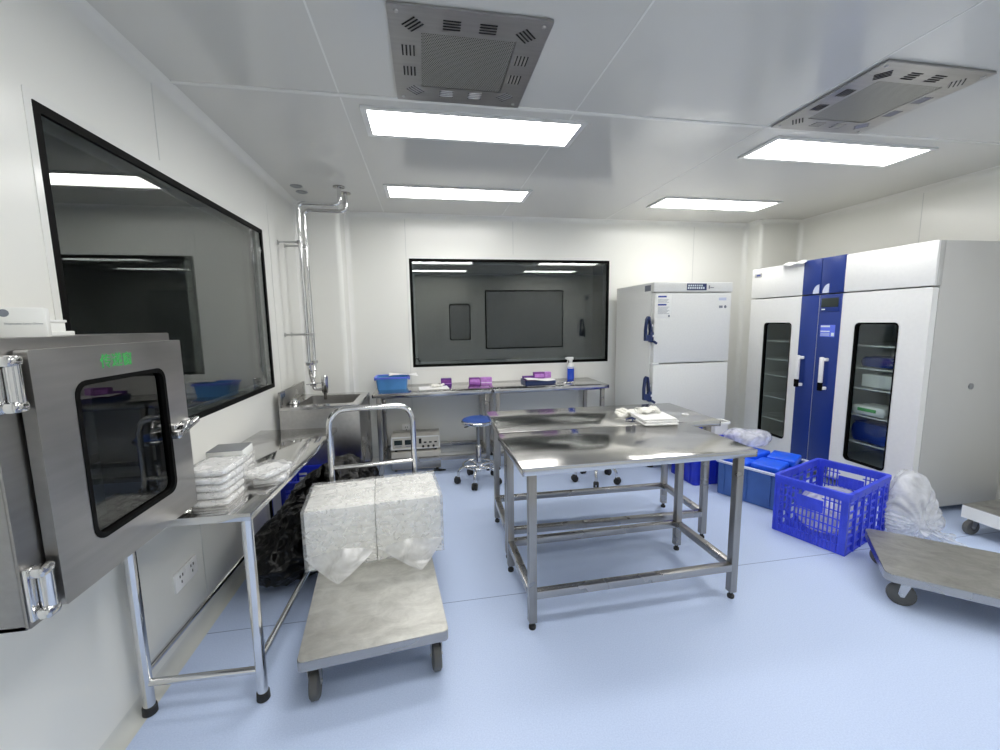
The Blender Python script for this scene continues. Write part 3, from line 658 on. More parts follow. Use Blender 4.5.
def crate(label, loc, rz, wx, wy, h_, mat, nx, ny, nz, fine=True, group=None):
    t = thing('basket_crate', label, 'crate', loc, rz, group)
    for s in (-1, 1):
        m = MB(); T = F('-X' if s < 0 else '+X', (s * wx / 2, 0, .008))
        lattice(m, wy - .01, h_ - .03, ny, nz, .006, .009, T, [(-wy * .18, wy * .18, h_ * .55, h_ * .75), (-wy / 2, -wy / 2 + .030, 0, h_ - .03), (wy / 2 - .040, wy / 2, 0, h_ - .03)], (-wy * .16, wy * .16, h_ * .75, h_ * .87), .0062)
        m.build('end_panel', mat, t)
    for s in (-1, 1):
        m = MB(); T = F('-Y' if s < 0 else '+Y', (0, s * wy / 2, .008))
        lattice(m, wx - .01, h_ - .03, nx, nz, .011, .010, T, [(-wx / 2, -wx / 2 + .024, 0, h_ - .03), (wx / 2 - .024, wx / 2, 0, h_ - .03)], None, .020)
        for q in range(1, nx):
            x = -wx / 2 + wx * q / nx; m.box(x - .006, x + .006, 0, h_ - .03, -.004, .008, .002, T)
        m.build('side_panel', mat, t)
    MB().frame(rrect(wx + .022, wy + .022, .03, 5), rrect(wx - .022, wy - .022, .02, 5), h_ - .026, h_).frame(rrect(wx + .012, wy + .012, .02, 5), rrect(wx - .016, wy - .016, .014, 5), h_ - .05, h_ - .026).build('rim', mat, t)
    m = MB(); m.box(-wx / 2, wx / 2, -wy / 2, wy / 2, .002, .010, .001)
    m.build('base', mat, t); return t
PA = math.radians(20.4)
crate('open bright blue perforated crate in front of the tall cabinet', (2.634, 2.247, 0), PA, .603, .407, .39, M['crate'], 6, 17, 7)
crate('deep blue ventilated crate between the sink and the far end of the left bench', (-.72, 3.02, 0), math.radians(1), .52, .33, .395, M['crate2'], 6, 11, 7)
def solid_crate(name, label, loc, rz, wx, wy, h_, mat, rim, ribs):
    t = thing(name, label, 'crate', loc, rz)
    m = MB(); m.frame(rrect(wx, wy, .03, 5), rrect(wx - .02, wy - .02, .025, 5), .004, h_ - .01); m.prism(rrect(wx - .01, wy - .01, .03, 5), .002, .012)
    for i in range(ribs + 1):
        x = -wx / 2 + .05 + (wx - .10) * i / ribs
        for s in (-1, 1): m.box(x - .006, x + .006, s * wy / 2 - .008, s * wy / 2 + .008, .02, h_ - .02, .003)
    for i in range(ribs):
        y = -wy / 2 + .06 + (wy - .12) * i / max(1, ribs - 1)
        for s in (-1, 1): m.box(s * wx / 2 - .008, s * wx / 2 + .008, y - .006, y + .006, .02, h_ - .02, .003)
    m.build('tub', mat, t)
    MB().frame(rrect(wx + .036, wy + .036, .04, 5), rrect(wx - .018, wy - .018, .025, 5), h_ - .014, h_).build('rim', rim, t); return t
solid_crate('blue_tub', 'tall plain blue tub behind the steel tables, before the freezer', (2.43, 3.285, 0), 0, .41, .36, .44, M['crate2'], M['crate2'], 4)
BA = math.radians(25.2); bu = Vector((math.cos(BA), math.sin(BA))); bv = Vector((-bu.y, bu.x))     # bu: away from the viewer's left face
bc = Vector((2.42, 2.74)) + bu * .265 + bv * .005
solid_crate('storage_bin', 'grey-blue translucent storage bin with pale rim holding blue blocks', (bc.x, bc.y, 0), BA, .53, .46, .285, M['bin'], M['rimw'], 3)
for i, (a, b, z, rz, lb) in enumerate(((-.115, -.10, .262, 4, 'bright blue block at the near corner of the storage bin'), (.02, .10, .285, -6, 'bright blue block lying across the middle of the storage bin, the highest'), (.115, -.11, .275, 9, 'bright blue block on the right in the storage bin, touching the perforated crate'), (-.12, .10, .250, -3, 'bright blue block at the left of the storage bin, under the clear bag'))):
    p = bc + bu * a + bv * b
    o = MB().box(-.115, .115, -.098, .098, 0, .055, .012, None, 0, 3).build('cooling_block', M['icepack']); at(o, (p.x, p.y, z), BA + math.radians(rz)); tag(o, lb, 'block', 'blue blocks in the storage bin')
for i, (a, b) in enumerate(((-.12, -.105), (.125, -.105), (-.12, .105), (.12, .105))):
    p = bc + bu * a + bv * b; zz = (.0135, .0135, .0135, .0135)[i]
    o = MB().box(-.115, .115, -.098, .098, 0, .232 + (.006 if i in (1, 3) else 0), .012, None, 0, 3).build('cooling_block', M['icepack']); at(o, (p.x, p.y, zz), BA); tag(o, 'bright blue block standing low in the storage bin beneath the others', 'block', 'lower blue blocks in the storage bin')
def soft_bag(name, label, mat, loc, rad, seed, knot=None, amp=.03, rz=0, nu=72, nv=40):
    """slack plastic bag: a pleated, dented balloon resting on its base, optionally gathered to a tied neck"""
    m = MB()
    def fn(u, v):
        a = 2 * PI * u; ph = PI * v; k = math.sin(ph) ** .7; z = (1 - math.cos(ph)) / 2
        p = Vector((math.cos(a) * rad[0] * k, math.sin(a) * rad[1] * k, z * rad[2]))
        q = p + Vector((seed * 1.7, seed, 0))
        d = Vector((math.cos(a), math.sin(a), z - .3)).normalized()
        p += d * (noise.noise(q * 6) * amp * 1.3 + (1 - 2 * abs(noise.noise(q * 13))) * amp * .5 + math.sin(a * 11 + 3 * noise.noise(q * 4)) * amp * .18 * k)
        p.z = max(p.z, .001); return p
    m.grid(fn, nu, nv, closed_u=True)
    if knot:
        t = thing(name, label, 'bag', loc, rz); m.build('sack', mat, t, 70)
        K = Vector(knot[0]); E = Vector(knot[1]); n = MB()
        def neck(u, v):
            s = K.lerp(E, v); a = 2 * PI * u; dd = (E - K).normalized(); s1 = dd.cross(Vector((0, 0, 1))).normalized(); s2 = dd.cross(s1)
            rr = (.11 * (1 - v * 2.2) ** 2 + .014) if v < .45 else .014 + (v - .45) * .17
            rr *= 1 + .22 * math.sin(a * 7 + v * 3)
            p = s + s1 * math.cos(a) * rr + s2 * math.sin(a) * rr * .6; p.z = max(p.z, .002); return p
        n.grid(neck, 56, 22, closed_u=True); n.build('tied_neck', mat, t, 70)
        return t
    o = m.build(name, mat, None, 70); at(o, loc, rz); return tag(o, label, 'bag')
def knotted_bag():
    """slack knotted sack: tall on one side, sloping to a gathered neck low on the front"""
    t = thing('plastic_bag', 'milky white tied plastic bag on the floor right of the blue crate', 'bag', (3.12, 2.10, 0), math.radians(10)); m = MB()
    K = Vector((-.165, -.135, .135))
    def fn(u, v):
        a = 2 * PI * u; ph = PI * v; k = math.sin(ph) ** .6; z = (1 - math.cos(ph)) / 2
        x = math.cos(a) * .240 * k; y = math.sin(a) * .145 * k
        s_ = min(1, max(0, (x + .13) / .33)); s_ = s_ * s_ * (3 - 2 * s_)
        p = Vector((x * (1 - .25 * z * z), y * (1 - .35 * z), z * (.455 - .23 * s_)))
        d = Vector((math.cos(a), math.sin(a), z - .3)).normalized()
        q = p - K; th = math.atan2(q.z, q.x); rr = q.length
        fold = math.sin(th * 17 + 4 * noise.noise(p * 5)) * min(1, rr / .12)
        p += d * (noise.noise(p * 5 + Vector((2, 5, 1))) * .026 + fold * .009 + (1 - 2 * abs(noise.noise(p * 10))) * .008)
        if y < 0: p += (K - p) * .55 * math.exp(-(rr / .11) ** 2)
        p.z = max(p.z, .001)
        wp = t_in @ p; c = cr_in @ wp           # rests against the end of the crate
        if c.x < .326 and abs(c.y) < .225 and p.z < .42: c.x = .326; p = t_out @ (cr_out @ c)
        return p
    t_in = TR(3.12, 2.10, 0, math.radians(10)); t_out = t_in.inverted(); cr_out = TR(2.634, 2.247, 0, PA); cr_in = cr_out.inverted()
    m.grid(fn, 150, 70, closed_u=True); m.build('sack', M['milky'], t, 70)
    E_ = K + Vector((.14, -.035, -.085)); n = MB()
    def neck(u, v):
        c = K.lerp(E_, v) + Vector((0, 0, 0)); a = 2 * PI * u; dd = (E_ - K).normalized(); s1 = dd.cross(Vector((0, 0, 1))).normalized(); s2 = dd.cross(s1)
        rr = (.050 * (1 - v / .3) + .013) if v < .3 else .013 + (v - .3) * .085
        rr *= 1 + .28 * math.sin(a * 6 + v * 3)
        p = c + s1 * math.cos(a) * rr * 1.3 + s2 * math.sin(a) * rr * .6; p.z = max(p.z, .002); return p
    n.grid(neck, 64, 24, closed_u=True); n.build('tied_neck', M['milky'], t, 70)
knotted_bag()
p = bc + bu * .02 + bv * .17
soft_bag('clear_bag', 'clear crumpled plastic bag lying on the blue blocks of the storage bin', M['bagclear'], (p.x + .05, p.y + .01, .352), (.185, .10, .145), 7.0, None, .022, math.radians(-22))
soft_bag('clear_bag', 'clear plastic bag in the bottom of the open perforated crate', M['milky'], (2.655, 2.255, .012), (.255, .165, .25), 11.0, None, .018, PA)
t = thing('white_container', 'white lipped plastic container standing in the tall blue tub', 'container', (2.50, 3.20, .012))
MB().frame(rrect(.13, .10, .012, 4), rrect(.122, .092, .01, 4), .004, .52).prism(rrect(.13, .10, .012, 4), 0, .006).build('container_body', M['white'], t)
MB().frame(rrect(.165, .13, .016, 4), rrect(.122, .092, .01, 4), .508, .528).build('lip', M['card'], t)

# ================================================================== WORK TABLES (square legs)
def work_table(label, loc, rz, w_, d_, h_=.80, e=.055, leg=.038, name='work_table', rails=True, zr=.172, group=None, top=.036):
    t = thing(name, label, 'table', loc, rz, group)
    MB().box(-w_ / 2, w_ / 2, -d_ / 2, d_ / 2, h_ - .008, h_, .002).box(-w_ / 2, w_ / 2, -d_ / 2, -d_ / 2 + .012, h_ - top, h_ - .004, .002).box(-w_ / 2, w_ / 2, d_ / 2 - .012, d_ / 2, h_ - top, h_ - .004, .002)\
        .box(-w_ / 2, -w_ / 2 + .012, -d_ / 2, d_ / 2, h_ - top, h_ - .004, .002).box(w_ / 2 - .012, w_ / 2, -d_ / 2, d_ / 2, h_ - top, h_ - .004, .002).build('worktop', M['steelw'], t)
    X_, Y_ = w_ / 2 - e, d_ / 2 - e
    for sx in (-1, 1):
        for sy in (-1, 1):
            lg = MB().box(sx * X_ - leg / 2, sx * X_ + leg / 2, sy * Y_ - leg / 2, sy * Y_ + leg / 2, .035, h_ - .008, .003).build('leg', M['steelv'], t)
            MB().lathe([(.016, 0), (.017, .004), (.017, .014), (.010, .018), (.010, .036)], 16, TR(sx * X_, sy * Y_, 0)).build('foot', M['rubber'], lg)
    for sy in (-1, 1): MB().box(-X_, X_, sy * Y_ - leg * .48, sy * Y_ + leg * .48, zr - .019, zr + .019, .003).build('long_rail', M['steel'], t)
    for sx in (-1, 1): MB().box(sx * X_ - leg * .48, sx * X_ + leg * .48, -Y_, Y_, zr - .019, zr + .019, .003).build('cross_rail', M['steel'], t)
    for sy in (-1, 1): MB().box(-X_, X_, sy * Y_ - .012, sy * Y_ + .012, h_ - .05, h_ - .010, .002).build('top_rail', M['steel'], t)
    return t
work_table('nearer stainless steel work table in the centre of the room', (.969, 1.986, 0), .0164, 1.17, .577)
work_table('stainless steel work table pushed up behind the nearer one', (1.099, 2.570, 0), -.0182, 1.40, .58)
work_table('stainless bench against the back wall, left one with the blue basket', (.05, 4.105, 0), 0, 1.095, .555, .80, .05, .038, 'back_bench', zr=.155)
work_table('stainless bench against the back wall, right one with the spray bottle', (1.185, 4.105, 0), 0, 1.16, .555, .80, .05, .038, 'back_bench', zr=.155)
# on the tables
for i, (dx_, dy_, a, z, wy) in enumerate(((0, 0, 0, 0, .105), (.004, .006, 1.5, .0135, .105), (-.004, .008, -2, .027, .103))):
    def sheet(sz, seed):
        return lambda u, v: (0, 0, 0)
    m = MB(); m.box(-.105, .105, -wy, wy, .0005, .0125, .004, None, 0, 3)
    q = MB(); q.grid(lambda u, v, i=i: ((u - .5) * .208, (v - .5) * 2 * wy * .98, .0128 + .002 * noise.noise(Vector((u * 4, v * 4, i)))), 10, 10)
    m.v = [tuple(p_) for p_ in m.v]
    o = m.build('folded_cloth', M['paper']); at(o, (1.378 + dx_, 2.335 + dy_, .80 + z), math.radians(-4 + a))
    tag(o, ['bottom folded white cloth of the pile on the steel tables', 'middle folded white cloth of the pile on the steel tables', 'top folded white cloth of the pile on the steel tables'][i], 'cloth', 'folded cloths on the tables')
def crumple_glove(name, label, loc, rz, s=1.0, seed=0, fingers=5):
    """limp latex glove: palm sack with five slack fingers and a rolled cuff"""
    t = MB()
    def palm(u, v):
        a = 2 * PI * u; k = math.sin(PI * v) ** .5
        p = Vector((math.cos(a) * .045 * k, (v - .5) * .12, .018 + math.sin(a) * .017 * k)); p += Vector((0, 0, 1)) * noise.noise(p * 30 + Vector((seed, 0, 0))) * .010
        p.z = max(.001, p.z); return p * s
    t.grid(palm, 24, 14, closed_u=True)
    for f in range(fingers):
        ang = (-.5 + f * .24) if f < 4 else -1.3; bx_ = (-.034 + f * .022) if f < 4 else -.036; by = .045 if f < 4 else -.005; ln_ = (.055, .068, .064, .050, .050)[f]
        pts = [Vector((bx_ + math.sin(ang * .5) * ln_ * q, by + math.cos(ang * (.6 + .4 * q)) * ln_ * q, .014 + .012 * math.sin(q * 3 + f + seed))) * s for q in (0, .3, .6, .85, 1)]
        t.tube(pts, [.011 * s, .0105 * s, .010 * s, .009 * s, .004 * s], 10)
    t.tube([Vector((math.cos(a) * .040, -.055, .02 + math.sin(a) * .016)) * s for a in [2 * PI * q / 20 for q in range(21)]], .004 * s, 8)
    o = t.build(name, M['glove'], None, 70); at(o, loc, rz); return tag(o, label, 'glove')
crumple_glove('latex_glove', 'crumpled cream latex glove left of the folded cloths on the tables', (1.345, 2.49, .8005), math.radians(60), 1.25, 3)
o = crumple_glove('latex_glove', 'cream latex glove draped on top of the folded cloths', (1.355, 2.40, .8445), math.radians(-80), .95, 5)
o = MB().tube([(.026, -.01, .008), (.005, .0, .018), (-.012, .012, .010), (-.03, .012, .008)], .006, 8).tube([(.0, -.02, .007), (.01, .01, .012)], .005, 8).build('marker_cap', M['navy']); at(o, (1.255, 2.39, .800)); tag(o, 'small dark clip lying against the glove beside the folded cloths', 'clip')
o = MB().tube([(.018 * math.cos(a), .018 * math.sin(a), .004) for a in [2 * PI * q / 28 for q in range(29)]], .004, 8).build('white_ring', M['white']); at(o, (1.672, 2.455, .800)); tag(o, 'small white ring lying on the rear steel table near its right end', 'ring')

# ================================================================== BACK BENCH CLUTTER
BB = .80
t = thing('storage_basket', 'light blue plastic basket on the left end of the back bench', 'basket', (-.338, 4.165, BB))
def taper(w0, d0, w1, d1, h_, th):
    m = MB(); a = rrect(w0, d0, .02, 4); b = rrect(w1, d1, .025, 4); ai = rrect(w0 - th, d0 - th, .018, 4); bi = rrect(w1 - th, d1 - th, .022, 4); n = len(a)
    m.add([(x, y, 0) for x, y in a] + [(x, y, h_) for x, y in b] + [(x, y, h_) for x, y in bi] + [(x, y, .004) for x, y in ai],
          [(j * n + k_, j * n + (k_ + 1) % n, (j + 1) * n + (k_ + 1) % n, (j + 1) * n + k_) for j in range(3) for k_ in range(n)] + [tuple(range(n))[::-1], tuple(range(3 * n, 4 * n))]); return m
taper(.27, .20, .295, .235, .115, .008).build('tub', M['basket'], t)
MB().frame(rrect(.325, .265, .035, 4), rrect(.288, .228, .022, 4), .106, .122).build('rim', M['basketrim'], t)
for s in (-1, 1): MB().box(s * .160 - .008, s * .160 + .008, -.05, .05, .085, .112, .004).build('grip', M['basketrim'], t)
o = MB().grid(lambda u, v: ((u - .5) * .27, (v - .5) * .19, .012 + .010 * math.sin(u * 4 + v * 2) + .003 * noise.noise(Vector((u * 5, v * 5, 0)))), 16, 12).build('paper_sheet', M['paper']); o.modifiers.new('thick', 'SOLIDIFY').thickness = .0015
at(o, (-.235, 4.16, .923), .1); tag(o, 'white paper sheet resting on the rim of the light blue basket', 'paper')
o = MB().box(-.14, .14, -.10, .10, 0, .004, .001).build('paper_sheet', M['paper']); at(o, (.055, 4.07, BB + .0005), .08); tag(o, 'white paper sheet lying flat on the back bench under a glove', 'paper')
crumple_glove('latex_glove', 'small white glove on the flat paper sheet on the back bench', (.075, 4.09, BB + .005), -.9, .9, 9)
def carton(label, x, y, w_, d_, h_, mat, z=BB, rz=0, group='purple cartons on the back bench'):
    t = thing('small_carton', label, 'carton', (x, y, z + .0005), rz, group)
    MB().box(-w_ / 2, w_ / 2, -d_ / 2, d_ / 2, 0, h_, .0015).build('carton_body', mat, t)
    MB().box(-w_ / 2 - .0006, w_ / 2 + .0006, -d_ / 2 - .0006, d_ / 2 + .0006, h_ * .30, h_ * .36, 0).build('printed_band', M['lilac'] if mat is not M['lilac'] else M['card'], t)
    MB().box(-w_ / 2 + .006, w_ / 2 - .006, -d_ / 2 - .0004, -d_ / 2 + .001, h_ * .45, h_ * .85, 0).build('printed_panel', M['magenta'] if mat is M['purple'] else M['lilac'], t)
carton('lone dark purple carton right of the flat paper on the back bench', .185, 4.20, .105, .07, .072, M['purple'])
carton('dark purple carton of the adjoining pair on the back bench, left half', .468, 4.17, .108, .075, .072, M['magenta'])
carton('lilac carton of the adjoining pair on the back bench, right half', .586, 4.17, .112, .075, .072, M['lilac'])
t = thing('navy_tray', 'navy tray holding white sheets and purple cartons on the right back bench', 'tray', (1.122, 4.135, BB))
m = MB(); m.frame(rrect(.32, .24, .02, 4), rrect(.308, .228, .018, 4), .002, .036); m.prism(rrect(.315, .235, .02, 4), 0, .004); m.build('tray_body', M['navy'], t)
o = MB().grid(lambda u, v: ((u - .5) * .29, (v - .5) * .17, .018 + .030 * (1 - u) ** 2 * .4 + .004 * math.sin(u * 7)), 14, 8).build('paper_sheet', M['paper']); o.modifiers.new('thick', 'SOLIDIFY').thickness = .002
at(o, (1.125, 4.085, BB + .022)); tag(o, 'white printed sheet in the front of the navy tray', 'paper')
carton('dark purple carton standing in the left of the navy tray', 1.035, 4.195, .12, .06, .062, M['purple'], BB + .004)
carton('taller magenta carton in the middle of the navy tray', 1.150, 4.205, .112, .06, .098, M['magenta'], BB + .004)
carton('lilac-fronted carton at the right end of the navy tray', 1.243, 4.205, .065, .06, .098, M['lilac'], BB + .004)
for i, (x, y, a, lb) in enumerate(((1.345, 4.03, .25, 'steel scissors lying on the back bench beside the navy tray'), (1.40, 4.06, -.15, 'steel scissors lying on the back bench closest to the spray bottle'))):
    t = thing('scissors', lb, 'scissors', (x, y, BB), a)
    for s in (-1, 1):
        b = MB(); b.prism([(-.09, s * .002), (-.01, s * .010), (.0, s * .004), (-.02, -s * .004)], .002 + .002 * (s + 1), .004 + .002 * (s + 1)); b.tube(bend([(-.005, 0, .005), (.03, s * .012, .006), (.05, s * .014, .006)], .01), .004, 8)
        b.tube([(.066 + .018 * math.cos(q), s * .016 + .012 * math.sin(q), .006) for q in [2 * PI * j / 16 for j in range(17)]], .0035, 8); b.build('blade', M['chrome'], t)
    MB().lathe([(.005, 0), (.005, .010), (.001, .011)], 12, TR(-.008, 0, 0)).build('pivot', M['zinc'], t)
t = thing('spray_bottle', 'clear trigger spray bottle half full of blue liquid on the back bench', 'spray bottle', (1.545, 4.33, BB))
MB().lathe([(.001, .0), (.036, .0), (.038, .006), (.038, .128), (.034, .150), (.020, .170), (.014, .176), (.014, .190), (.001, .190)], 24).build('bottle', M['liquid'], t)
MB().lathe([(.0385, .118), (.039, .120), (.0345, .151), (.0205, .1715), (.0145, .177), (.0145, .188), (.001, .188)], 24).build('bottle_shoulder', M['white'], t)
MB().lathe([(.018, .186), (.019, .188), (.019, .206), (.012, .210)], 18).build('collar', M['white'], t)
MB().box(-.048, .030, -.012, .012, .208, .240, .007).build('spray_head', M['white'], t)
MB().tube(bend([(-.030, 0, .210), (-.034, 0, .190), (-.046, 0, .172)], .01), .005, 8).build('trigger', M['white'], t)
MB().cyl((-.062, 0, .228), (-.046, 0, .228), .008, 12).build('nozzle', M['white'], t)
# instruments below the bench
t = thing('silver_case', 'low silver metal case on the floor under the left back bench', 'case', (-.135, 4.14, 0))
MB().box(-.235, .235, -.14, .14, .02, .195, .004).build('case_body', M['beige'], t)
MB().box(-.232, .232, -.1425, -.139, .03, .105, .001).build('front_plate', M['satin'], t)
for s in (-1, 1): MB().cyl((s * .2, -.10, 0), (s * .2, -.10, .022), .014, 12).build('foot', M['rubber'], t)
for s in (-1, 1): MB().cyl((s * .2, .10, 0), (s * .2, .10, .022), .014, 12).build('foot', M['rubber'], t)
t = thing('bench_instrument', 'beige bench instrument with two dials stacked on the silver case', 'instrument', (-.135, 4.14, .195))
MB().box(-.232, .232, -.13, .13, .024, .150, .004).build('housing', M['beige'], t)
MB().frame(rrect(.464, .126, .006, 2, 0, .087), rrect(.44, .104, .004, 2, 0, .087), .130, .136, F('-Y')).build('bezel', M['card'], t)
for cx in (-.165, -.065):
    dl = MB().box(cx - .038, cx + .038, .070, .118, .130, .1335, .001, F('-Y')).build('meter', M['lcd'], t)
    MB().box(cx - .030, cx + .030, .052, .058, .130, .133, 0, F('-Y')).build('scale_strip', M['ink'], dl)
MB().box(.03, .055, .075, .125, .130, .134, .001, F('-Y')).build('power_switch', M['dark'], t)
for cx in (.09, .14, .19): MB().box(cx - .013, cx + .013, .078, .092, .130, .135, .002, F('-Y')).build('key', M['dark'], t)
for cx in (.07, .12, .17): MB().lathe([(.011, .13), (.011, .146), (.008, .150), (.001, .150)], 14, F('-Y', (cx, 0, .048))).build('knob', M['rubber'], t)
for sx in (-1, 1):
    for sy in (-1, 1): MB().cyl((sx * .19, sy * .10, .0005), (sx * .19, sy * .10, .026), .013, 12).build('foot', M['rubber'], t)
o = MB().tube([(-.02, 0, .006), (.03, -.03, .016), (.07, .01, .008), (.11, -.02, .014), (.16, .01, .006), (.10, .03, .010), (.05, .02, .02)], .006, 8).build('power_cable', M['rubber']); at(o, (-.02, 3.945, .002)); tag(o, 'loose black cable lying in front of the silver case', 'cable')

# ================================================================== STOOLS
def stool(label, loc, rz, sz):
    t = thing('lab_stool', label, 'stool', loc, rz, 'blue stools')
    MB().lathe([(.001, sz - .035), (.135, sz - .035), (.148, sz - .022), (.149, sz - .010), (.14, sz - .003), (.001, sz - .003)], 36).build('seat_rim', M['chrome'], t)
    MB().lathe([(.001, sz - .006), (.138, sz - .006), (.136, sz + .002), (.11, sz + .012), (.06, sz + .016), (.001, sz + .017)], 36).build('seat', M['seat'], t)
    MB().lathe([(.012, .30), (.0145, .302), (.0145, sz - .03), (.03, sz - .032)], 18).build('gas_column', M['steel'], t)
    MB().lathe([(.022, .10), (.026, .104), (.026, .33), (.020, .342), (.014, .345)], 20).build('column_sleeve', M['chrome'], t)
    MB().tube(bend([(.02, -.03, sz - .045), (.05, -.08, sz - .055), (.06, -.11, sz - .06)], .01), .006, 8).build('height_lever', M['rubber'], t)
    MB().tube([(.14 * math.cos(a), .14 * math.sin(a), .165) for a in [2 * PI * q / 40 for q in range(41)]], .008, 10).build('foot_ring', M['chrome'], t)
    for q in range(5):
        a = 2 * PI * q / 5
        A = Matrix.Rotation(a, 4, 'Z'); lg = MB().tube(bend([(.015, 0, .145), (.10, 0, .150), (.178, 0, .130), (.186, 0, .06)], .04, 6), .0125, 12, A).build('leg', M['chrome'], t)
        cs = MB()
        for s in (-1, 1): cs.lathe([(.008, -.010), (.026, -.010), (.030, -.005), (.030, .005), (.026, .010), (.008, .010)], 18, A @ TR(.194, s * .013, .030) @ Matrix.Rotation(PI / 2, 4, 'X'))
        cs.box(.174, .214, -.016, .016, .036, .064, .006, A); cs.build('caster', M['rubber'], lg)
stool('blue round stool with chrome base left of the rear steel table', (.425, 3.60, 0), math.radians(-108), .575)
stool('stool hidden behind the rear table, only its chrome five-star base showing', (1.46, 3.41, 0), math.radians(-112), .60)

# ================================================================== FREEZER
FX0, FX1, FY0, FY1, FZ = 2.05, 2.853, 3.54, 4.30, 1.767
t = thing('upright_freezer', 'pale grey two-door upright freezer against the back wall', 'freezer', ((FX0 + FX1) / 2, FY0, 0))
hw = (FX1 - FX0) / 2
MB().box(-hw, hw, .055, FY1 - FY0, .07, FZ, .006).build('body', M['freezer'], t)
MB().box(-hw, hw, .004, .06, FZ - .088, FZ, .006).build('control_header', M['freezer'], t)
MB().box(-.075, .125, -.0015, .006, FZ - .073, FZ - .012, .003).build('display', M['navy'], t)
dg = MB()
for q in range(8): dg.box(-.060 + q * .022 - .008 + .0, -.060 + q * .022 + .007, -.0022, -.001, FZ - .062, FZ - .044, 0)
for q in range(7): dg.box(-.060 + q * .022 - .004, -.060 + q * .022 + .010, -.0022, -.001, FZ - .038, FZ - .024, 0)
dg.build('display_digits', M['digits'], t)
MB().box(.150, .158, -.0005, .005, FZ - .06, FZ - .03, 0).box(.165, .20, -.0002, .005, FZ - .052, FZ - .046, 0).build('header_print', M['ink'], t)
for z0, z1, nm in ((1.028, FZ - .096, 'upper'), (.30, 1.016, 'lower')):
    d = MB().box(-hw + .012, hw - .012, 0, .054, z0, z1, .008).build('door', M['freezer'], t)
    MB().box(-hw + .02, hw - .02, .050, .058, z0 + .01, z1 - .01, 0).build('door_gasket', M['ink'], d)
    hz = z1 - .335 if nm == 'upper' else z1 - .235
    h = MB(); G = TR(-hw - .035, .02, hz)
    h.frame([(x_, y_) for x_, y_ in [(-.028, -.10), (-.03, 0), (-.02, .10), (-.004, .125), (.014, .115), (.024, .05), (.034, -.03), (.034, -.10)]],
            [(-.015, -.045), (-.017, .005), (-.011, .080), (-.002, .108), (.004, .098), (.012, .048), (.019, -.015), (.019, -.045)], -.028, .012, G @ F('-Y'))
    h.box(.010, .058, -.014, .020, -.115, -.02, .006, G); h.cyl((.045, -.02, -.105), (.075, -.02, -.125), .012, 12, G)
    hd = h.build('door_handle', M['navy'], d); MB().box(.030, .042, -.030, -.024, -.065, -.045, .002, G).box(.018, .03, -.030, -.027, .03, .05, .002, G).build('lock_plate', M['white'], hd)
MB().box(-hw + .005, -hw + .07, -.004, .05, 1.012, 1.032, .003).build('hinge_cover', M['white'], t)
MB().box(-hw + .02, hw - .01, .02, .056, .10, .292, .004).build('kick_panel', M['freezer'], t)
lb = MB().box(-hw + .030, -hw + .175, -.001, .002, 1.44, 1.655, .0008).build('instruction_label', M['card'], t)
for z, w2 in ((1.638, .085), (1.565, .085)): MB().box(-hw + .040, -hw + .040 + w2, -.0018, 0, z - .009, z + .006, 0).build('label_heading', M['inkblue'], lb)
pr = MB()
for q in range(4): pr.box(-hw + .040, -hw + .150 - .01 * (q % 3), -.0016, 0, 1.612 - q * .009 - .0015, 1.612 - q * .009 + .0015, 0)
for q in range(7): pr.box(-hw + .040, -hw + .155 - .012 * (q % 3), -.0016, 0, 1.542 - q * .010 - .0015, 1.542 - q * .010 + .0015, 0)
pr.box(-hw + .145, -hw + .162, -.0016, 0, 1.452, 1.470, 0); pr.build('label_print', M['ink'], lb)
MB().box(.257, .335, -.001, .002, 1.600, 1.626, .001).build('name_plate', M['rimw'], t)
MB().box(.262, .30, -.0015, .002, 1.530, 1.552, .001).lathe([(.014, 0), (.013, .001), (.001, .0012)], 16, F('-Y', (.328, 0, 1.541))).build('door_marks', M['ink'], t)
sd = MB().box(-hw - .001, -hw + .001, .06, .18, FZ - .075, FZ - .022, 0).build('side_label', M['ink'], t)
MB().box(-hw - .0016, -hw, .165, .20, FZ - .078, FZ - .020, 0).build('label_edge', M['card'], sd)
for sx in (-1, 1):
    for sy in (.10, .66): MB().lathe([(.03, 0), (.034, .006), (.034, .03), (.02, .04), (.02, .07)], 16, TR(sx * (hw - .07), sy, 0)).build('foot', M['rubber'], t)
MB().box(-hw + .05, hw - .05, FY1 - FY0, FY1 - FY0 + .03, .3, 1.6, .002).build('condenser_cover', M['greycard'], t)

# ================================================================== DOUBLE-DOOR CABINET ON THE RIGHT
CX0, CX1, CY0, CY1, CZ = 3.327, 4.12, 2.27, 3.862, 1.922
t = thing('refrigerator_cabinet', 'tall white double-door refrigerated cabinet with blue centre along the right wall', 'cabinet', (CX0, CY0, 0))
W = CY1 - CY0; Dp = CX1 - CX0
m = MB()       # carcass: sides, back, top, bottom, mid wall
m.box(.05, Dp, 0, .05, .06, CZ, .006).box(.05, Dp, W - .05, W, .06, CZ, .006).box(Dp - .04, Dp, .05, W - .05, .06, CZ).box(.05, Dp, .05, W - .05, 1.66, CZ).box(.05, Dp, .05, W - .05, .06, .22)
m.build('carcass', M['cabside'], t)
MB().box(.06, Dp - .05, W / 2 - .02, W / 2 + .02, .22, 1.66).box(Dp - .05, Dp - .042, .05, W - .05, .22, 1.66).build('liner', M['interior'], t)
ZH = 1.622
C = F('-X', (0, 0, 0))      # u = -y
mid = .815      # y of the split between the doors
sL, sR = .615, .990       # blue strip extents (y)
for ya, yb in ((sR, W), (0.0, sL)): MB().box(0, .022, ya, yb, ZH + .006, CZ, .006).build('header_panel', M['cab'], t)
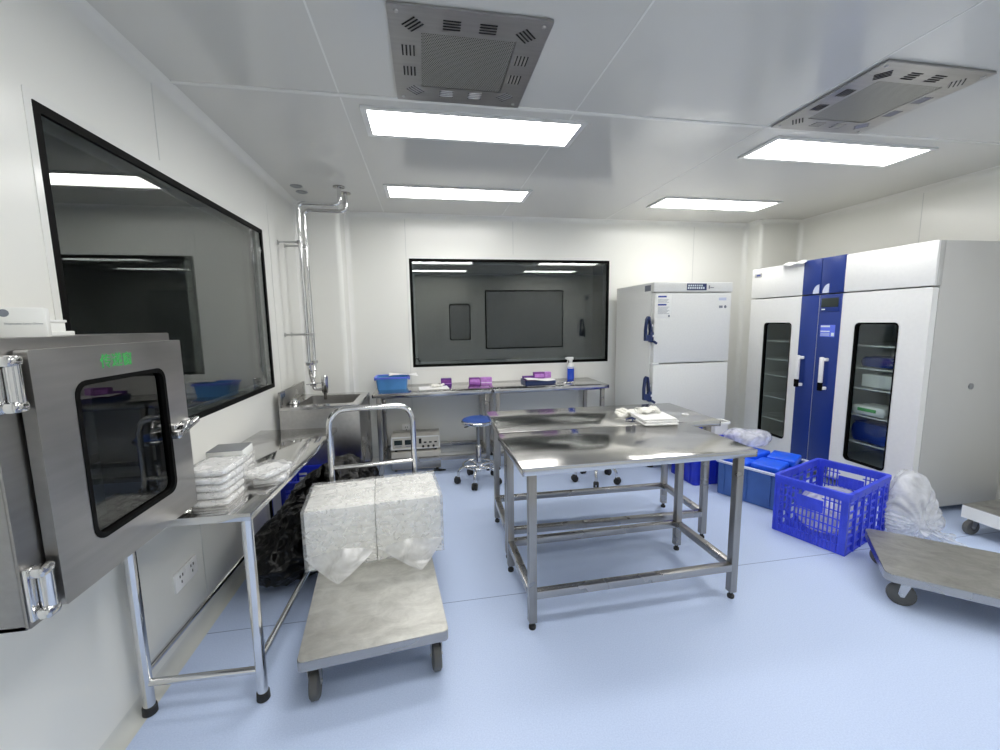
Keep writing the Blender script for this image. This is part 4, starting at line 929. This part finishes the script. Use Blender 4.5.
MB().box(.018, .06, 0.0, W, ZH + .006, CZ - .001, .002).build('header_box', M['cabside'], t)
MB().box(-.004, .06, sL, mid - .002, ZH + .006, CZ + .004, .004).box(-.004, .06, mid + .002, sR, ZH + .006, CZ + .004, .004).build('blue_header', M['blue'], t)
for y, sg in ((.855, 1), (.765, 1)): MB().prism([(0, 0), (.056, 0)] + [(.056 - .056 * math.cos(a), .075 * math.sin(a)) for a in [PI / 2 * (8 - q) / 8 for q in range(0, 8)]], 0, .002, F('-X', (-.004, y + .028, ZH + .010))).build('corner_tab', M['rimw'], t)
MB().box(-.003, .002, W - .125, W - .035, CZ - .085, CZ - .048, .0008).build('name_plate', M['zinc'], t)
MB().box(-.0036, 0, W - .11, W - .06, CZ - .074, CZ - .060, 0).build('plate_print', M['inkblue'], t)
def cab_door(y0, y1, wy0, wy1, strip, nm):
    zc0, zc1 = .10, ZH - .004
    wz0, wz1 = .275, 1.385
    d = MB(); cy_, cz_ = (y0 + y1) / 2, (zc0 + zc1) / 2
    T = F('-X', (0, cy_, cz_))
    # outer ring has the door outline, inner ring the rounded vision window
    d.frame(rrect(y1 - y0, zc1 - zc0, .012, 6), rrect(wy1 - wy0, wz1 - wz0, .035, 6, -((wy0 + wy1) / 2 - cy_), (wz0 + wz1) / 2 - cz_), -.048, 0, T)
    dr = d.build('door', M['cab'], t)
    Tw = F('-X', (0, (wy0 + wy1) / 2, (wz0 + wz1) / 2)); a, b = wy1 - wy0, wz1 - wz0
    MB().frame(rrect(a + .012, b + .012, .04, 6), rrect(a - .002, b - .002, .034, 6), -.01, .0025, Tw).build('window_bead', M['alum'], dr)
    MB().frame(rrect(a, b, .034, 6), rrect(a - .028, b - .028, .024, 6), -.03, .0005, Tw).build('window_gasket', M['black'], dr)
    MB().box(-a / 2 + .01, a / 2 - .01, -b / 2 + .01, b / 2 - .01, -.022, -.017, 0, Tw).build('window_pane', M['cabglass'], dr)
    st = MB().box(-.0035, .0, strip[0], strip[1], zc0 + .004, zc1, .0015).build('blue_strip', M['blue'], dr)
    return dr
dL = cab_door(mid + .003, W - .004, 1.075, 1.400, (mid + .003, sR), 'L')
dR = cab_door(.004, mid - .003, .182, .500, (sL, mid - .003), 'R')
for dr, y in ((dL, .945), (dR, .715)):
    h = MB(); h.box(-.052, -.030, y - .016, y + .016, .875, 1.095, .006); hb = h.build('door_handle', M['white'], dr)
    MB().box(-.054, -.028, y - .017, y + .017, .808, .88, .006).build('handle_lock', M['black'], hb)
    MB().box(-.034, -.003, y - .030, y - .006, 1.062, 1.088, .005).box(-.034, -.003, y - .030, y - .006, .818, .844, .005).build('handle_post', M['white'], hb)
dp = MB().box(-.008, -.003, .632, .800, 1.475, 1.600, .003).build('control_panel', M['blue'], dR)
MB().box(-.010, -.007, .640, .792, 1.512, 1.588, .002).build('display', M['lcd'], dp); MB().box(-.0095, -.0075, .755, .785, 1.490, 1.500, 0).build('display_button', M['digits'], dp)
lb = MB().box(-.0048, -.003, .655, .785, 1.265, 1.365, .0005).build('instruction_label', M['basketrim'], dR)
pr = MB().box(-.0056, -.004, .70, .782, 1.346, 1.360, 0).box(-.0056, -.004, .70, .782, 1.306, 1.316, 0).box(-.0056, -.004, .66, .685, 1.272, 1.300, 0)
for q in range(3): pr.box(-.0056, -.004, .70, .782, 1.274 + q * .009, 1.277 + q * .009, 0)
pr.build('label_print', M['digits'], lb)
for y0, y1 in ((.06, W / 2 - .025), (W / 2 + .025, W - .06)):
    for z in (.42, .64, .86, 1.02, 1.20, 1.32)[:5]:
        m = MB(); m.cyl((.08, y0, z), (.08, y1, z), .006, 8); m.cyl((Dp - .08, y0, z), (Dp - .08, y1, z), .006, 8)
        for q in range(13): yy = y0 + (y1 - y0) * q / 12; m.cyl((.08, yy, z + .004), (Dp - .08, yy, z + .004), .0025, 6)
        m.build('wire_shelf', M['wire'], t)
MB().lathe([(.022, 0), (.022, .006), (.012, .012), (.001, .012)], 16, F('-Y', (.415, 0, .935))).build('port_plug', M['greycard'], t)
MB().box(.45, .62, .06, .30, CZ, CZ + .012, .002).build('top_grille', M['black'], t)
for x in (.10, Dp - .08):
    for y in (.08, W - .08): MB().lathe([(.028, 0), (.032, .006), (.032, .03), (.018, .04), (.018, .064)], 16, TR(x, y, 0)).build('foot', M['rubber'], t)
# things inside, seen through the right-hand pane
o = MB().box(-.10, .10, -.12, .12, 0, .10, .004).build('white_box', M['card']); at(o, (CX0 + .24, CY0 + .40, .871)); tag(o, 'white box on the middle shelf behind the cabinet right pane', 'box')
t2 = thing('white_packet', 'white packet with green print behind the cabinet right pane', 'packet', (CX0 + .20, CY0 + .42, .651))
pack_mesh(.11, .13, .035, 71, .008).build('packet', M['white'], t2); MB().box(-.112, -.109, -.07, .07, .030, .055, 0).build('green_print', M['green'], t2)
o = pack_mesh(.13, .16, .075, 77, .012).build('blue_packet', M['blue']); at(o, (CX0 + .24, CY0 + .40, .431)); tag(o, 'dark blue packet on the lowest wire shelf behind the cabinet right pane', 'packet')
o = pack_mesh(.10, .13, .04, 78, .01).build('blue_packet', M['blue']); at(o, (CX0 + .24, CY0 + .42, 1.031)); tag(o, 'dark blue packet on the upper wire shelf behind the cabinet right pane', 'packet')
o = MB().grid(lambda u, v: ((u - .5) * .22 - .0, (v - .5) * .26, .004 + .012 * math.sin(v * 6) ** 2 + (-.03 * max(0, .28 - u) / .28)), 14, 14).build('paper_sheet', M['paper']); o.modifiers.new('thick', 'SOLIDIFY').thickness = .0015
at(o, (CX0 + .062, 3.36, CZ + .003)); tag(o, 'curled white paper lying on the cabinet top above the left door', 'paper')

# ================================================================== CAMERA, WORLD, VIEW
cam = bpy.data.cameras.new('camera'); co = bpy.data.objects.new('camera', cam); COL.objects.link(co)
R = ((0.9846, -0.1745, -0.0143), (0.0359, 0.1215, 0.9919), (0.1714, 0.9771, -0.1259))
r_, u_, f_ = (Vector(q).normalized() for q in R)
co.matrix_world = Matrix(((r_.x, u_.x, -f_.x, 0), (r_.y, u_.y, -f_.y, 0), (r_.z, u_.z, -f_.z, 1.4278), (0, 0, 0, 1)))
cam.sensor_width = 36; cam.lens = 417.144 * 36 / 1000; cam.clip_start = .02
S.camera = co
wd = bpy.data.worlds.new('world'); S.world = wd; wd.use_nodes = True
wd.node_tree.nodes['Background'].inputs['Color'].default_value = (.5, .55, .6, 1); wd.node_tree.nodes['Background'].inputs['Strength'].default_value = .02
S.view_settings.view_transform = 'Standard'; S.view_settings.look = 'None'; S.view_settings.exposure = 0.0; S.view_settings.gamma = 1; S.view_settings.use_curve_mapping = False
